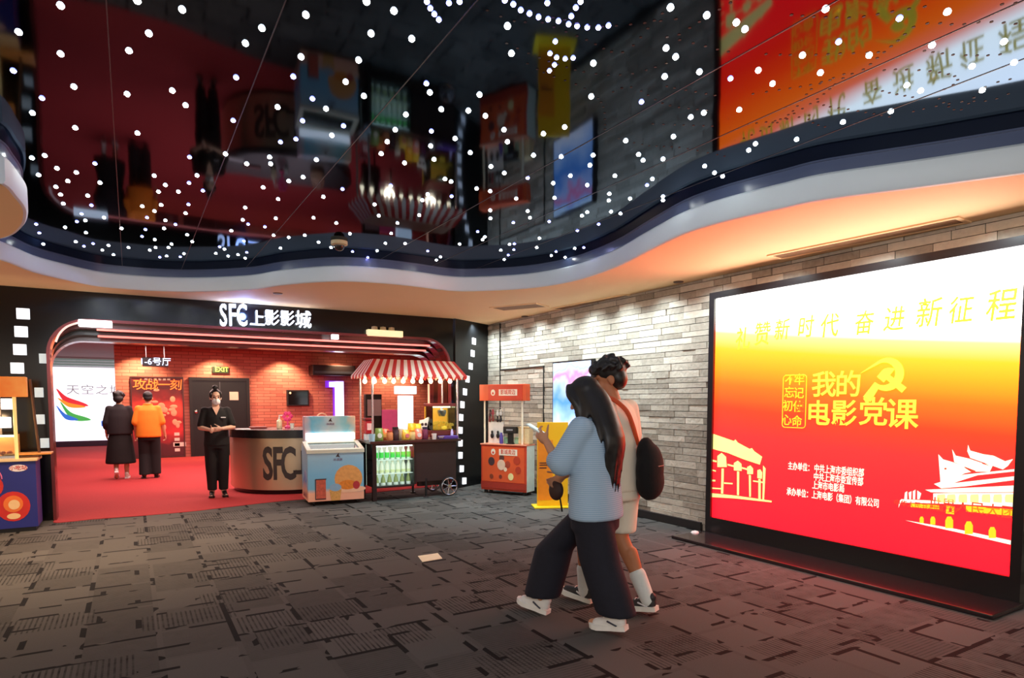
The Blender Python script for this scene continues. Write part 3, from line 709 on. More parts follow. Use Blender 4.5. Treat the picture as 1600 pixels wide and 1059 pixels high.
def dome_mesh(name, r, mat):
    b = bm_(); add_lathe(b, [(r,0),(r*.95,-.35*r),(r*.6,-.75*r),(0,-.9*r)], 10); bmesh.ops.recalc_face_normals(b, faces=b.faces)
    me = bpy.data.meshes.new(name); b.to_mesh(me); b.free(); me.materials.append(mat); me.polygons.foreach_set('use_smooth', [True]*len(me.polygons)); return me
st_w = M('star_white', (255,255,255), .4, emit=(250,255,250), es=40)
st_b = M('star_blue', (230,230,255), .4, emit=(150,150,255), es=30)
mw_, mb_, ms_ = dome_mesh('star_light', .0145, st_w), dome_mesh('star_light', .0135, st_b), dome_mesh('star_light', .0115, st_b)
cand = [(x/2.407, y/2.407, 0) for x, y in S6] + [(500+x/2.407, y/2.407, 0) for x, y in S7] + [(1000+x/2.207, y/2.207, 0) for x, y in S8]
rs = random.Random(5); seen = []
stars = []
for x, y, k in cand:
    q = at_z(x, y, GLASS)
    if not inside(q.x, q.y, inner) or any((q-s).length < .02 for s in seen): continue
    seen.append(q); stars.append((q, rs.random() < .22))
for q, bl_ in stars[:300]:
    o = bpy.data.objects.new('star_light', mb_ if bl_ else mw_); COL.objects.link(o); o.location = (q.x, q.y, GLASS-.0005)
    tag(o, 'tiny white star light scattered over the dark mirror ceiling', 'light', 'star lights scattered over the mirror ceiling')
for x, y in SB:
    q = at_z(500+x/2.407, y/2.407, GLASS); o = bpy.data.objects.new('star_light', ms_); COL.objects.link(o); o.location = (q.x, q.y, GLASS-.0005)
    tag(o, 'tiny blue star light in a dotted line on the mirror ceiling', 'light', 'blue star lights set in dotted lines')

# ================================================================ FOYER FITTINGS
def bk(px, py, y=BACKY): return at_y(px, py, y)
# black double door
d0, d1 = bk(300,594), bk(387,714)
b = bm_(); add_box(b, d0.x, d1.x, BACKY-.06, BACKY-.0, .006, d0.z); door = struct('door_1', b, M('door_black', (11,10,11), .4, 0, .1))
b = bm_(); mx_ = (d0.x+d1.x)/2
for x0, x1, z0, z1 in ((d0.x-.08, d0.x, .006, d0.z+.08), (d1.x, d1.x+.08, .006, d0.z+.08), (d0.x, d1.x, d0.z, d0.z+.08)): add_box(b, x0, x1, BACKY-.09, BACKY, z0, z1)
obj('door_frame', b, M('door_frame', (20,15,15), .4), door)
box('door_leaf_gap', M('seam'), mx_-.008, mx_+.008, BACKY-.064, BACKY-.05, .02, d0.z-.02, door)
s0, s1 = bk(358,612), bk(372,625); box('sign_plate', M('plate_cream', (226,196,180), .5), s0.x, s1.x, BACKY-.075, BACKY-.06, s1.z, s0.z, door)
h0 = bk(306,643); b = bm_(); add_ell(b, (h0.x, BACKY-.1, h0.z), (.05,.04,.05)); obj('door_handle', b, M('chrome', (210,210,215), .2, 1), door, smooth=True)
# red film poster
q0, q1 = bk(205,590), bk(288,716)
ps = thing('film_poster', 'tall red film poster on the brick wall left of the black door', 'poster', ((q0.x+q1.x)/2, BACKY-.03, .02))
PX0, PX1, PZ0, PZ1 = q0.x, q1.x, .04, q0.z
box('panel', ramp_mat('poster_red', 2, PZ0, PZ1, [(0,(70,14,22)),(.18,(84,16,24)),(.3,(190,30,34)),(.5,(150,24,24)),(.62,(226,60,44)),(.76,(120,18,20)),(.86,(70,12,16)),(1,(96,16,18))], .25, 3, .5, .25), PX0, PX1, BACKY-.05, BACKY-.001, PZ0, PZ1, ps, 0, True)
pf = bm_()
for x0, x1, z0, z1 in ((PX0-.03,PX0,PZ0-.03,PZ1+.03),(PX1,PX1+.03,PZ0-.03,PZ1+.03),(PX0,PX1,PZ1,PZ1+.03),(PX0,PX1,PZ0-.03,PZ0)): add_box(pf, x0, x1, BACKY-.07, BACKY-.001, z0, z1)
obj('frame', pf, M('poster_frame', (70,30,30), .4), ps, True)
or_e = M('poster_orange', (255,120,50), .5, emit=(255,110,40), es=.7)
text('lettering', '攻战一刻', .30, or_e, (bk(246,602).x, BACKY-.055, bk(246,602).z), parent=ps, world=True, shear=.1, bold=.003, track=.85)
text('small_lettering', '时代电影展映', .08, M('poster_pale', (230,200,190), .6), (bk(246,592).x, BACKY-.055, bk(246,592.5).z), parent=ps, world=True, track=1.6)
rp = random.Random(3); b = bm_()
for k in range(38):
    x, z = rp.uniform(PX0+.1, PX1-.1), PZ0 + (PZ1-PZ0)*rp.gauss(.52, .1)
    add_ell(b, (x, BACKY-.05, z), (rp.uniform(.03,.09), .008, rp.uniform(.03,.1)), 8, 6)
obj('figure_print', b, M('poster_faces', (226,150,120), .6), ps, True)
for x0, x1, z0, z1 in [(PX1-.22, PX1-.1, PZ0+.12+k*.14, PZ0+.2+k*.14) for k in range(4)] + [(PX0+.35, PX0+.6, PZ0+.25, PZ0+.38), (PX0+.9, PX0+1.2, PZ0+.25, PZ0+.36)]:
    box('credit_print', M('poster_pale'), x0, x1, BACKY-.054, BACKY-.05, z0, z1, ps, 0, True)
# hanging hall sign, exit sign, dark wall box, numeral
q0, q1 = bk(222,558,17.5), bk(263,573,17.5)
hs = thing('hall_sign', 'dark hanging sign with pale blue characters above the red film poster', 'sign', ((q0.x+q1.x)/2, 17.5, q1.z))
box('panel', M('sign_dark', (22,24,40), .3), q0.x, q1.x, 17.46, 17.54, q1.z, q0.z, hs, .01, True)
text('lettering', '1-6号厅', .2, M('sign_blue', (200,220,255), .4, emit=(190,215,255), es=2), ((q0.x+q1.x)/2, 17.455, (q0.z+q1.z)/2), parent=hs, world=True, bold=.001)
b = bm_()
for x in (q0.x+.08, q1.x-.08): add_tube(b, [(x, 17.5, q0.z), (x, 17.5, 2.9)], .012, 8)
obj('hanger', b, M('chrome'), hs, True)
q0, q1 = bk(331,572), bk(357,583)
es_ = thing('exit_sign', 'small dim green exit sign above the black door', 'sign', ((q0.x+q1.x)/2, BACKY, q1.z))
box('panel', M('exit_green', (36,44,26), .4, emit=(60,90,30), es=.3), q0.x, q1.x, BACKY-.06, BACKY-.0, q1.z, q0.z, es_, .005, True)
text('lettering', 'EXIT', .17, M('exit_letters', (200,210,90), .4, emit=(190,210,70), es=.9), ((q0.x+q1.x)/2+.03, BACKY-.062, (q0.z+q1.z)/2), parent=es_, world=True, bold=.001)
q0, q1 = bk(447,609), bk(482,634)
wb = thing('wall_monitor', 'small dark monitor on the red brick wall above the counter', 'monitor', ((q0.x+q1.x)/2, BACKY, q1.z))
box('case', M('monitor_case', (40,30,30), .4), q0.x, q1.x, BACKY-.1, BACKY-.0, q1.z, q0.z, wb, .015, True)
box('screen', M('monitor_glass', (24,18,20), .1), q0.x+.04, q1.x-.04, BACKY-.106, BACKY-.1, q1.z+.04, q0.z-.04, wb, 0, True)
b = bm_(); add_ell(b, (q0.x+.09, BACKY-.108, q0.z-.09), (.03,.01,.03)); obj('status_light', b, M('warm_dot', (255,200,150), .4, emit=(255,190,130), es=1.5), wb, True)
q0, q1 = bk(482,571), bk(548,588)
ac = thing('ceiling_unit', 'long dark box under the foyer ceiling behind the striped canopy', 'fixture', ((q0.x+q1.x)/2, BACKY-.3, q1.z))
box('case', M('unit_dark', (40,26,28), .5), q0.x, q1.x, BACKY-.5, BACKY-.0, q1.z, q0.z, ac, .02, True)
box('grille', M('seam'), q0.x+.05, q1.x-.05, BACKY-.51, BACKY-.5, q1.z+.05, q1.z+.12, ac, 0, True)
q0, q1 = bk(512,596), bk(535,672)
nm = thing('hall_number', 'tall glowing white numeral one standing against the red brick wall', 'sign', ((q0.x+q1.x)/2, BACKY-.1, .0))
XB = lambda u, v, d: V((u, d, v))
w_ = q1.x-q0.x
b = bm_(); add_prism(b, [(q0.x+w_*.40,.2),(q1.x,.2),(q1.x,q0.z),(q0.x+w_*.5,q0.z),(q0.x,q0.z-.02),(q0.x,q0.z-.16),(q0.x+w_*.40,q0.z-.16)], XB, BACKY-.2, BACKY-.16); obj('face', b, no_sample(M('numeral_face', (255,255,255), .4, emit=(248,242,255), es=2.2)), nm)
nm.children[0].matrix_parent_inverse = root_mw(nm).inverted()
b = bm_(); add_prism(b, [(q0.x+w_*.33,.006),(q1.x-.0,.006),(q1.x+.02,q0.z+.02),(q0.x-.08,q0.z+.02),(q0.x-.08,q0.z-.18),(q0.x+w_*.33,q0.z-.18)], XB, BACKY-.159, BACKY-.02); obj('case', b, M('numeral_purple', (120,50,200), .4, emit=(110,40,220), es=.8), nm, True)
# far white screen and louvered shutter above it
q0, q1 = at_y(90,573,25.0), at_y(183,687,25.0)
ls = thing('white_screen', 'bright white screen with a rainbow swoosh deep in the foyer', 'screen', (q0.x+1, 25.2, q1.z))
FX0, FX1 = -2.5, .6
box('display', no_sample(M('far_screen', (246,248,255), .4, emit=(240,243,255), es=1.15)), FX0, FX1, 25.0, 25.2, q1.z, q0.z, ls, 0, True)
box('frame', M('far_frame', (60,44,70), .4), FX0, FX1, 25.02, 25.84, .006, q1.z-.002, ls, 0, True)
text('lettering', '天空之城', .34, M('far_grey', (150,150,156), .5, emit=(140,140,146), es=.6), at_y(148,610,24.99), parent=ls, world=True, sx=1.1, track=1.1)
for i, (cname, colr, x0, y0, x1, y1, x2, y2, w) in enumerate((('swoosh', (220,50,60), 88,608, 105,628, 138,634, .17), ('swoosh', (240,150,50), 90,622, 108,634, 134,636, .10), ('swoosh', (70,170,80), 94,628, 112,652, 142,656, .16), ('swoosh', (50,110,210), 88,634, 102,652, 122,656, .12))):
    a, m_, c = (at_y(x, y, 24.985) for x, y in ((x0,y0),(x1,y1),(x2,y2)))
    pts = catmull([a, m_, c], 8); n = len(pts); up, dn = [], []
    for k, p in enumerate(pts):
        ww = w*sin(pi*(k+.6)/(n+.2)); up.append((p.x, p.z+ww)); dn.append((p.x, p.z-ww*.4))
    b = bm_(); add_flat(b, up+dn[::-1], lambda u, v: V((u, 24.985-.002*i, v))); obj('swoosh', b, M('swoosh%d' % i, colr, .5, emit=colr, es=.8), ls, True)
q = at_y(165,661,24.98); box('blue_mark', M('swoosh3'), q.x-.12, q.x+.2, 24.98, 24.99, q.z-.1, q.z+.08, ls, 0, True)
b = bm_(); z = q0.z+.06
while z < 2.86:
    add_box(b, FX0, FX1, 25.0, 25.1, z, z+.05); z += .085
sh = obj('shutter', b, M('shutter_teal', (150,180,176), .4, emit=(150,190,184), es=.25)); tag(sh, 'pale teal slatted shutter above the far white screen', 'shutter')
# things glimpsed behind the cart
def glimpse(name, label, cat, px, y, mat, dep=.12, legs=True, z0=None):
    a, c = at_y(px[0], px[1], y), at_y(px[2], px[3], y); t = thing(name, label, cat, ((a.x+c.x)/2, y, 0)); zz = c.z if z0 is None else z0
    box('panel', mat, a.x, c.x, y-dep, y, zz, a.z, t, .01, True)
    if legs and zz > .05:
        b = bm_()
        for x in (a.x+.06, c.x-.06): add_tube(b, [(x, y-dep/2, .006), (x, y-dep/2, zz+.02)], .018, 8)
        obj('leg', b, black_gloss, t, True) if False else [obj('leg', tube_bm([(x, y-dep/2, .006), (x, y-dep/2, zz+.02)], .018), black_gloss, t, True) for x in (a.x+.06, c.x-.06)]
    return t, a, c
def tube_bm(pts, r, seg=10, closed=False):
    b = bm_(); add_tube(b, pts, r, seg, closed); return b
t, a, c = glimpse('lightbox', 'tall glowing white display standing behind the snack cart', 'sign', (621,618,643,667), 14.0, no_sample(M('cool_display', (230,250,255), .4, emit=(222,246,255), es=1.8)), z0=.3)
box('header', M('teal_header', (200,245,245), .4, emit=(200,246,246), es=1.6), a.x-.08, c.x+.08, 13.86, 14.0, a.z+.04, a.z+.22, t, .01, True)
glimpse('display_board', 'pink display board standing behind the snack cart', 'sign', (592,640,618,668), 13.0, M('pink_board', (214,84,124), .5, emit=(214,84,124), es=.35), z0=.3)
t, a, c = glimpse('poster_stand', 'tall cream lit poster behind the popcorn machine', 'poster', (668,600,690,640), 13.2, M('cream_poster', (246,190,150), .5, emit=(246,180,136), es=.8), z0=.8)
t, a, c = glimpse('notice_board', 'black board with two pale notices behind the left of the snack cart', 'sign', (568,616,594,670), 12.2, M('board_black', (26,20,24), .4), z0=.3)
for k in range(2):
    x = a.x + (c.x-a.x)*(.32+.42*k); box('notice', M('notice_grey', (190,170,180), .5), x-.07, x+.07, 12.07, 12.08, a.z-.42, a.z-.1, t, 0, True)

# ================================================================ COUNTER
CX, CY, CR = 2.42, 11.42, 1.0
ct = thing('reception_counter', 'curved metal reception counter with black top in the foyer opening', 'counter', (CX, CY, .006))
def half(r, y1, n=40):
    return [(r*cos(a), r*sin(a)) for a in (pi+pi*k/n for k in range(n+1))] + [(r, y1), (-r, y1)]
ZF = lambda u, v, d: V((u, v, d))
b = bm_(); add_prism(b, half(CR, .25), ZF, .07, .90); obj('body', b, M('brushed_metal', (206,182,150), .34, .75, .08, 3), ct, smooth=True)
b = bm_(); add_prism(b, half(CR-.05, .22), ZF, 0, .07); obj('plinth', b, black_gloss, ct, smooth=True)
b = bm_(); add_prism(b, half(CR+.045, .28), ZF, .90, 1.03); obj('worktop', b, M('worktop_black', (24,20,22), .25), ct, smooth=True)
dk = M('counter_letter', (58,48,44), .4)
for ch, ang, hgt, sx in (('S',234.5,.72,.50),('F',243.5,.72,.50),('C',253,.72,.48),('上',266,.40,.8),('影',281,.40,.8),('影',296,.40,.8)):
    a = radians(ang); text('letter', ch, hgt, dk, ((CR+.003)*cos(a), (CR+.003)*sin(a), .47), (-sin(a), cos(a), 0), (0,0,1), ct, ext=.006, sx=sx, bold=.018)
CTZ = 1.036
def ctp(px, py, r=None):
    d = ray(px, py); q = EYE + d*((CTZ-CAM_H)/d.z); return q
def at_row(px, y):        # point on the counter top at a given depth
    d = ray(px, 640); k = y/d.y; return V((EYE.x+d.x*k, y, CTZ))
q = at_row(436, 11.2)
sb = thing('pump_bottle', 'white pump bottle standing on the black counter top', 'bottle', tuple(q))
b = bm_(); add_lathe(b, [(.04,0),(.045,.01),(.045,.12),(.02,.15),(.016,.16)], 16); obj('body', b, M('cream_bottle', (240,222,190), .4), sb, smooth=True)
b = bm_(); add_lathe(b, [(.018,.155),(.018,.18),(.008,.182),(.008,.22),(.0,.22)], 12); add_box(b, -.008, .06, -.008, .008, .212, .224); obj('pump', b, M('white_plastic'), sb)
q = at_row(449, 11.2)
fl_ = thing('flower_stand', 'pink flower ornament on the counter top beside the pump bottle', 'ornament', tuple(q))
pinkm = M('pink_petal', (226,60,130), .5)
b = bm_(); add_lathe(b, [(.05,0),(.05,.03),(.015,.05),(.012,.16)], 12); obj('base', b, pinkm, fl_)
for k in range(6):
    a = 2*pi*k/6; b = bm_(); add_ell(b, (.055*cos(a), 0, .2+.055*sin(a)), (.036,.016,.036), 10, 8); obj('petal', b, pinkm, fl_, smooth=True)
q = at_row(456, 11.05); b = bm_(); add_lathe(b, [(.0,0),(.028,0),(.036,.085),(.033,.085),(.026,.006),(.0,.006)], 14, tuple(q)); tag(obj('cup', b, M('white_plastic'), smooth=True), 'small pale cup on the counter top right of the pink ornament', 'cup')
q = at_row(378, 11.0); b = bm_(); add_box(b, q.x-.1, q.x+.12, q.y-.07, q.y+.08, CTZ, CTZ+.012, None, .003); tag(obj('paper_pad', b, M('paper', (235,232,236), .6)), 'white pad of paper at the left end of the counter top', 'paper')
q = at_row(402, 11.25); b = bm_(); add_box(b, q.x-.13, q.x+.14, q.y-.06, q.y+.06, CTZ, CTZ+.035, None, .01); tag(obj('tray', b, M('red_tray', (130,40,34), .4)), 'low dark red tray on the counter top left of the pump bottle', 'tray')
q = at_row(503, 10.95); pt = thing('water_jug', 'pale pink jug with a loop handle behind the ice cream freezer', 'jug', tuple(q))
b = bm_(); add_lathe(b, [(.1,0),(.12,.03),(.11,.14),(.06,.17),(.05,.19)], 18); obj('body', b, M('jug_pink', (240,200,176), .5), pt, smooth=True)
obj('handle', tube_bm([(.09*cos(a), 0, .16+.09*sin(a)) for a in (pi*k/10 for k in range(11))], .012), M('jug_pink'), pt, smooth=True)

# ================================================================ ICE CREAM FREEZER
fa, fb2 = at_z(482,791), at_z(569,785)
fz = thing('chest_freezer', 'ice cream chest freezer in pale blue and peach print before the counter', 'freezer', (fa.x, fa.y, 0), math.atan2(fb2.y-fa.y, fb2.x-fa.x))
W, D = (V((fb2.x, fb2.y, 0))-V((fa.x, fa.y, 0))).length, .62
HF, HB = .80, .92
prn = ramp_mat('freezer_print', 2, .05, .85, [(0,(240,178,150)),(.16,(246,184,152)),(.24,(120,186,216)),(.5,(126,190,226)),(.8,(158,200,222)),(1,(178,206,220))], .12, 2.4, .3)
XS = lambda u, v, d: V((d, u, v))
b = bm_(); add_prism(b, [(0,.06),(D,.06),(D,HB-.06),(D*.7,HB-.05),(0,HF-.05)], XS, 0, W); obj('body', b, prn, fz)
b = bm_(); add_prism(b, [(-.012,HF-.05),(D*.7,HB-.05),(D*.7,HB-.02),(-.012,HF)], XS, -.012, .05); add_prism(b, [(-.012,HF-.05),(D*.7,HB-.05),(D*.7,HB-.02),(-.012,HF)], XS, W-.05, W+.012); add_prism(b, [(-.012,HF-.05),(.05,HF-.035),(.05,HF+.012),(-.012,HF)], XS, .05, W-.05); add_prism(b, [(D*.62,HB-.08),(D*.7,HB-.05),(D*.7,HB-.01),(D*.62,HB-.04)], XS, .05, W-.05)
obj('lid_frame', b, M('lid_cream', (214,216,196), .35), fz)
b = bm_(); add_prism(b, [(.05,HF-.02),(D*.62,HB-.055),(D*.62,HB-.048),(.05,HF-.013)], XS, .05, W-.05); obj('lid_glass', b, glass(), fz)
b = bm_(); add_prism(b, [(.05,HF-.045),(D*.62,HB-.085),(D*.62,HB-.08),(.05,HF-.04)], XS, .05, W-.05); obj('liner', b, M('liner_white', (236,246,240), .5, emit=(240,250,245), es=.35), fz)
b = bm_(); add_box(b, .02, W-.02, D*.7, D, HB-.06, 1.27, None, .01); obj('header', b, ramp_mat('header_print', 0, 0, W, [(0,(214,190,196)),(.2,(110,196,226)),(.5,(190,214,220)),(.8,(130,200,216)),(1,(226,200,170))], .5, 6, .3), fz)
box('lamp', no_sample(M('freezer_lamp', (255,255,255), .4, emit=(255,255,250), es=2.6)), .04, W-.04, D*.7-.02, D*.7, HB+.0, HB+.1, fz)
for k, (x, y) in enumerate(((.08,.08),(W-.08,.08),(.08,D-.08),(W-.08,D-.08))):
    b = bm_(); add_lathe(b, [(.0,-.014),(.024,-.014),(.03,-.008),(.03,.008),(.024,.014),(0,.014)], 14, mw=Matrix.Translation((x, y, .03)) @ Matrix.Rotation(pi/2, 4, 'Y')); add_box(b, x-.02, x+.02, y-.012, y+.012, .03, .062); obj('caster', b, M('rubber', (30,30,32), .6), fz)
FR = lambda u, v, d: V((u, -d, v))
def fprint(name, pts, mat, d=.002, par=fz): b = bm_(); add_prism(b, pts, FR, 0, d); return obj(name, b, mat, par)
circ = lambda cx, cz, rx, rz, n=20, a0=0, a1=360: [(cx+rx*cos(radians(a0+(a1-a0)*k/n)), cz+rz*sin(radians(a0+(a1-a0)*k/n))) for k in range(n if a1-a0 == 360 else n+1)]
fprint('dessert_print', circ(W*.72,.37,.2,.2), M('apricot', (236,164,92), .4, 0, .3, 20), .002)
fprint('fruit_print', circ(W*.70,.28,.13,.07), M('orange_fruit', (226,134,44), .4, 0, .3, 30), .003); fprint('berry_print', circ(W*.86,.27,.05,.06), M('berry_red', (186,52,60), .4), .004)
fprint('plate_print', circ(W*.72,.215,.25,.05), M('peach_plate', (246,196,160), .4), .0025)
fprint('cup_print', [(W*.40,.06),(W*.56,.06),(W*.59,.22),(W*.37,.22)], M('cup_gold', (216,164,90), .4, 0, .4, 40), .003); fprint('foam_print', circ(W*.48,.25,.085,.055), M('foam_blue', (140,178,206), .4), .0035)
for pts in ([(W*.14,.10),(W*.31,.10),(W*.31,.37),(W*.14,.37)],): fprint('board_print', pts, M('board_red', (196,92,70), .4, 0, .5, 30), .003)
for u0, u1, v0, v1 in ((.13,.32,.37,.385),(.12,.31,.085,.10),(.12,.135,.09,.38)): fprint('board_edge_print', [(W*u0,v0),(W*u1,v0),(W*u1,v1),(W*u0,v1)], M('print_dark', (60,40,44), .4), .004)
bird = [(-.03,0),(.0,.045),(.022,.06),(.012,.03),(.035,-.005),(.0,.004)]
fprint('emblem', [(W*.53+x, .69+z) for x, z in bird], M('print_dark'), .003)
text('brand_lettering', '冰淇淋', .045, M('print_purple', (130,100,130), .5), (W*.53, -.003, .652), parent=fz, ext=.001)
b = bm_(); add_prism(b, [(W*.5+x*.9, 1.19+z*.9) for x, z in bird], lambda u, v, d: V((u, D*.7-d, v)), -.002, .003); obj('emblem', b, M('print_dark'), fz)
text('brand_lettering', '冰淇淋', .04, M('print_purple'), (W*.5, D*.7-.004, 1.15), parent=fz, ext=.001)
b = bm_(); add_prism(b, [(.1,.1),(.5,.1),(.5,.3),(.3,.5),(.14,.46)], lambda u, v, d: V((-d, u, v)), 0, .002); obj('side_print', b, ramp_mat('side_mix', 2, .1, .5, [(0,(120,60,70)),(.3,(226,170,150)),(.6,(60,130,200)),(1,(200,190,210))], .6, 8), fz)

# ================================================================ SNACK CART
KX0, KX1, KY0, KY1 = at_z(583,784).x, 4.46, at_z(583,784).y, at_z(583,784).y+.60
cart = thing('snack_cart', 'black snack cart with a red and white striped canopy and string of bulbs', 'cart', ((KX0+KX1)/2, (KY0+KY1)/2, 0))
wood = M('cart_brown', (46,34,34), .45, 0, .15, 9); blackm = M('cart_black', (24,22,24), .4)
TOP = .90
f0, f1 = at_y(587,697,KY0), at_y(648,759,KY0)
def cbox(name, mat, *a, bev=0): return box(name, mat, *a, parent=cart, bev=bev, world=True)
bb = bm_(); add_box(bb, f1.x+.03, KX1-.04, KY0+.02, KY1, .25, TOP-.04); obj('cabinet', bb, wood, cart, True)
bb = bm_()
for a in ((KX0+.06, f0.x, KY0+.01, KY1, .22, TOP-.04), (f1.x, f1.x+.035, KY0+.01, KY1, .22, TOP-.04), (f0.x, f1.x, KY0+.01, KY1, .22, f1.z), (f0.x, f1.x, KY0+.01, KY1, f0.z, TOP-.04), (f0.x, f1.x, KY1-.14, KY1-.1, f1.z, f0.z)): add_box(bb, *a)
obj('fridge_case', bb, blackm, cart, True)
box('fridge_liner', M('fridge_liner', (235,245,230), .5, emit=(235,250,225), es=.55), f0.x, f1.x, KY1-.16, KY1-.14, f1.z, f0.z, cart, 0, True)
FH = f0.z-f1.z; shz = [f1.z+.003, f1.z+FH*.33, f1.z+FH*.66]
for z in shz[1:]: cbox('shelf', M('shelf_wire', (220,226,220), .3), f0.x, f1.x, KY0+.06, KY1-.16, z-.012, z)
b = bm_(); add_box(b, f0.x, f1.x, KY0+.012, KY0+.018, f1.z, f0.z); obj('fridge_door', b, glass(), cart, True)
cbox('fridge_lamp', no_sample(M('fridge_lamp', (255,255,255), .4, emit=(245,255,240), es=6)), f0.x+.02, f1.x-.02, KY0+.03, KY0+.05, f0.z-.015, f0.z-.003)
bb = bm_(); add_box(bb, KX0-.05, KX1+.02, KY0-.05, KY1+.02, TOP-.04, TOP, None, .006); obj('countertop', bb, M('cart_top', (50,30,28), .3), cart, True)
for x, y in ((KX0+.03, KY0+.03), (KX0+.03, KY1-.03)): cbox('leg', blackm, x-.03, x+.03, y-.03, y+.03, 0, TOP-.04)
for y in (KY0+.03, KY1-.03):
    b = bm_(); add_tube(b, [(f1.x+.2, y, .3), (f1.x+.2, y, .02)], .02, 8); add_lathe(b, [(0,0),(.05,0),(.04,.02),(0,.02)], 12, (f1.x+.2, y, 0)); obj('foot', b, blackm, cart, True)
wc = at_y(702,757,KY0-.03)
for yy in (KY0-.03, KY1-.0):
    T = Matrix.Translation((wc.x, yy, .152)) @ Matrix.Rotation(pi/2, 4, 'X')
    b = bm_(); ring = [(T @ V((.145*cos(a), .145*sin(a), 0))) for a in (2*pi*k/32 for k in range(32))]; add_tube(b, ring, .0075, 8, True); wh = obj('wheel', b, M('rubber'), cart, True, True)
    b = bm_(); ring = [(T @ V((.130*cos(a), .130*sin(a), .004))) for a in (2*pi*k/32 for k in range(32))]; add_tube(b, ring, .011, 8, True)
    obj('rim', b, M('chrome'), wh, smooth=True)
    b = bm_(); add_lathe(b, [(0,-.02),(.028,-.02),(.032,0),(.028,.02),(0,.02)], 14, mw=T); obj('hub', b, M('chrome'), wh, smooth=True)
    b = bm_()
    for k in range(7):
        a = 2*pi*k/7; add_tube(b, [T @ V((.02*cos(a), .02*sin(a), 0)), T @ V((.13*cos(a), .13*sin(a), 0))], [.012,.007], 6)
    obj('spoke', b, M('chrome'), wh)
b = bm_(); add_tube(b, [(wc.x, KY0-.03, .152), (wc.x, KY1, .152)], .018, 8); add_box(b, f1.x+.1, wc.x+.08, KY0+.1, KY0+.16, .17, .25); add_box(b, wc.x-.03, wc.x+.03, KY0+.03, KY1-.03, .15, .25); obj('axle', b, blackm, cart, True)
pole = M('pole_chrome', (200,190,190), .25, .8)
CZ0, CZ1 = at_y(640,586,KY0).z, at_y(640,562,KY0).z
for x, y in ((KX0+.01, KY0+.0), (KX1-.02, KY0+.0), (KX0+.01, KY1-.03), (KX1-.02, KY1-.03)): obj('canopy_pole', tube_bm([(x, y, TOP), (x, y, CZ0+.04)], .016), pole, cart, True, True)
obj('canopy_rail', tube_bm([(KX0-.1, KY0-.05, CZ0+.01), (KX1+.1, KY0-.05, CZ0+.01), (KX1+.1, KY1+.02, CZ0+.01), (KX0-.1, KY1+.02, CZ0+.01)], .014, 8, True), M('rail_pink', (206,120,110), .4), cart, True)
# canopy: four sloping striped sides, a flat crown and a scalloped hem; each stripe its own face
red_f, white_f = M('canopy_red', (206,44,38), .7), M('canopy_white', (246,214,196), .7)
cv = bm_(); m_i = []
xa, xb, ya, yb = KX0-.12, KX1+.12, KY0-.07, KY1+.01; ins = .17
def strip(p, q, r, s, n, k0=0):
    "stripes between the hem line p-q and the crown line r-s"
    for k in range(n):
        t0, t1 = k/n, (k+1)/n; a, c = p.lerp(q, t0), p.lerp(q, t1); e, f = r.lerp(s, t0), r.lerp(s, t1)
        fs_ = [cv.faces.new([cv.verts.new(v) for v in (a, c, f, e)])]
        hem = [a, c] + [a.lerp(c, 1-j/6) - V((0,0,.055*sin(pi*j/6))) for j in range(1, 6)]
        fs_.append(cv.faces.new([cv.verts.new(v) for v in hem]))
        for f_ in fs_: f_.material_index = (k+k0) % 2
A, B_, C_, D_ = V((xa,ya,CZ0)), V((xb,ya,CZ0)), V((xb,yb,CZ0)), V((xa,yb,CZ0))
a_, b_, c_, d_ = V((xa+ins,ya+ins*.7,CZ1)), V((xb-ins,ya+ins*.7,CZ1)), V((xb-ins,yb-ins*.7,CZ1)), V((xa+ins,yb-ins*.7,CZ1))
strip(A, B_, a_, b_, 25); strip(B_, C_, b_, c_, 9, 1); strip(C_, D_, c_, d_, 25); strip(D_, A, d_, a_, 9, 1)
f_ = cv.faces.new([cv.verts.new(v) for v in (a_, b_, c_, d_)]); f_.material_index = 1
bmesh.ops.remove_doubles(cv, verts=cv.verts, dist=1e-4)
cn = obj('canopy', cv, [red_f, white_f], cart, True, recalc=False); so_ = cn.modifiers.new('thick', 'SOLIDIFY'); so_.thickness = .006; so_.offset = -1
bulb = no_sample(M('bulb_warm', (255,230,190), .4, emit=(255,226,176), es=9))
for px in (570,585,601,615,630,645,658,673,688,703):
    q = at_y(px, 595, KY0-.04); b = bm_(); add_lathe(b, [(0,-.045),(.022,-.038),(.032,-.014),(.026,.012),(.013,.03),(.013,.055),(0,.055)], 12, (q.x, KY0-.04, q.z+.005)); obj('bulb', b, bulb, cart, True, True)
obj('bulb_cord', tube_bm([(KX0-.08, KY0-.04, CZ0-.03), (KX1+.08, KY0-.04, CZ0-.03)], .006, 6), blackm, cart, True)
for x in (KX0+.35, KX1-.4): lamp('canopy_lamp', 'POINT', (x, KY0+.12, CZ0-.14), 12, (1.0,.68,.40), size=.08)
lamp('fridge_glow_lamp', 'AREA', ((f0.x+f1.x)/2, KY0+.03, (f0.z+f1.z)/2), 1.3, (.95,1,.92), ((f0.x+f1.x)/2, KY1, (f0.z+f1.z)/2), f1.x-f0.x-.03, sizey=f0.z-f1.z-.03)
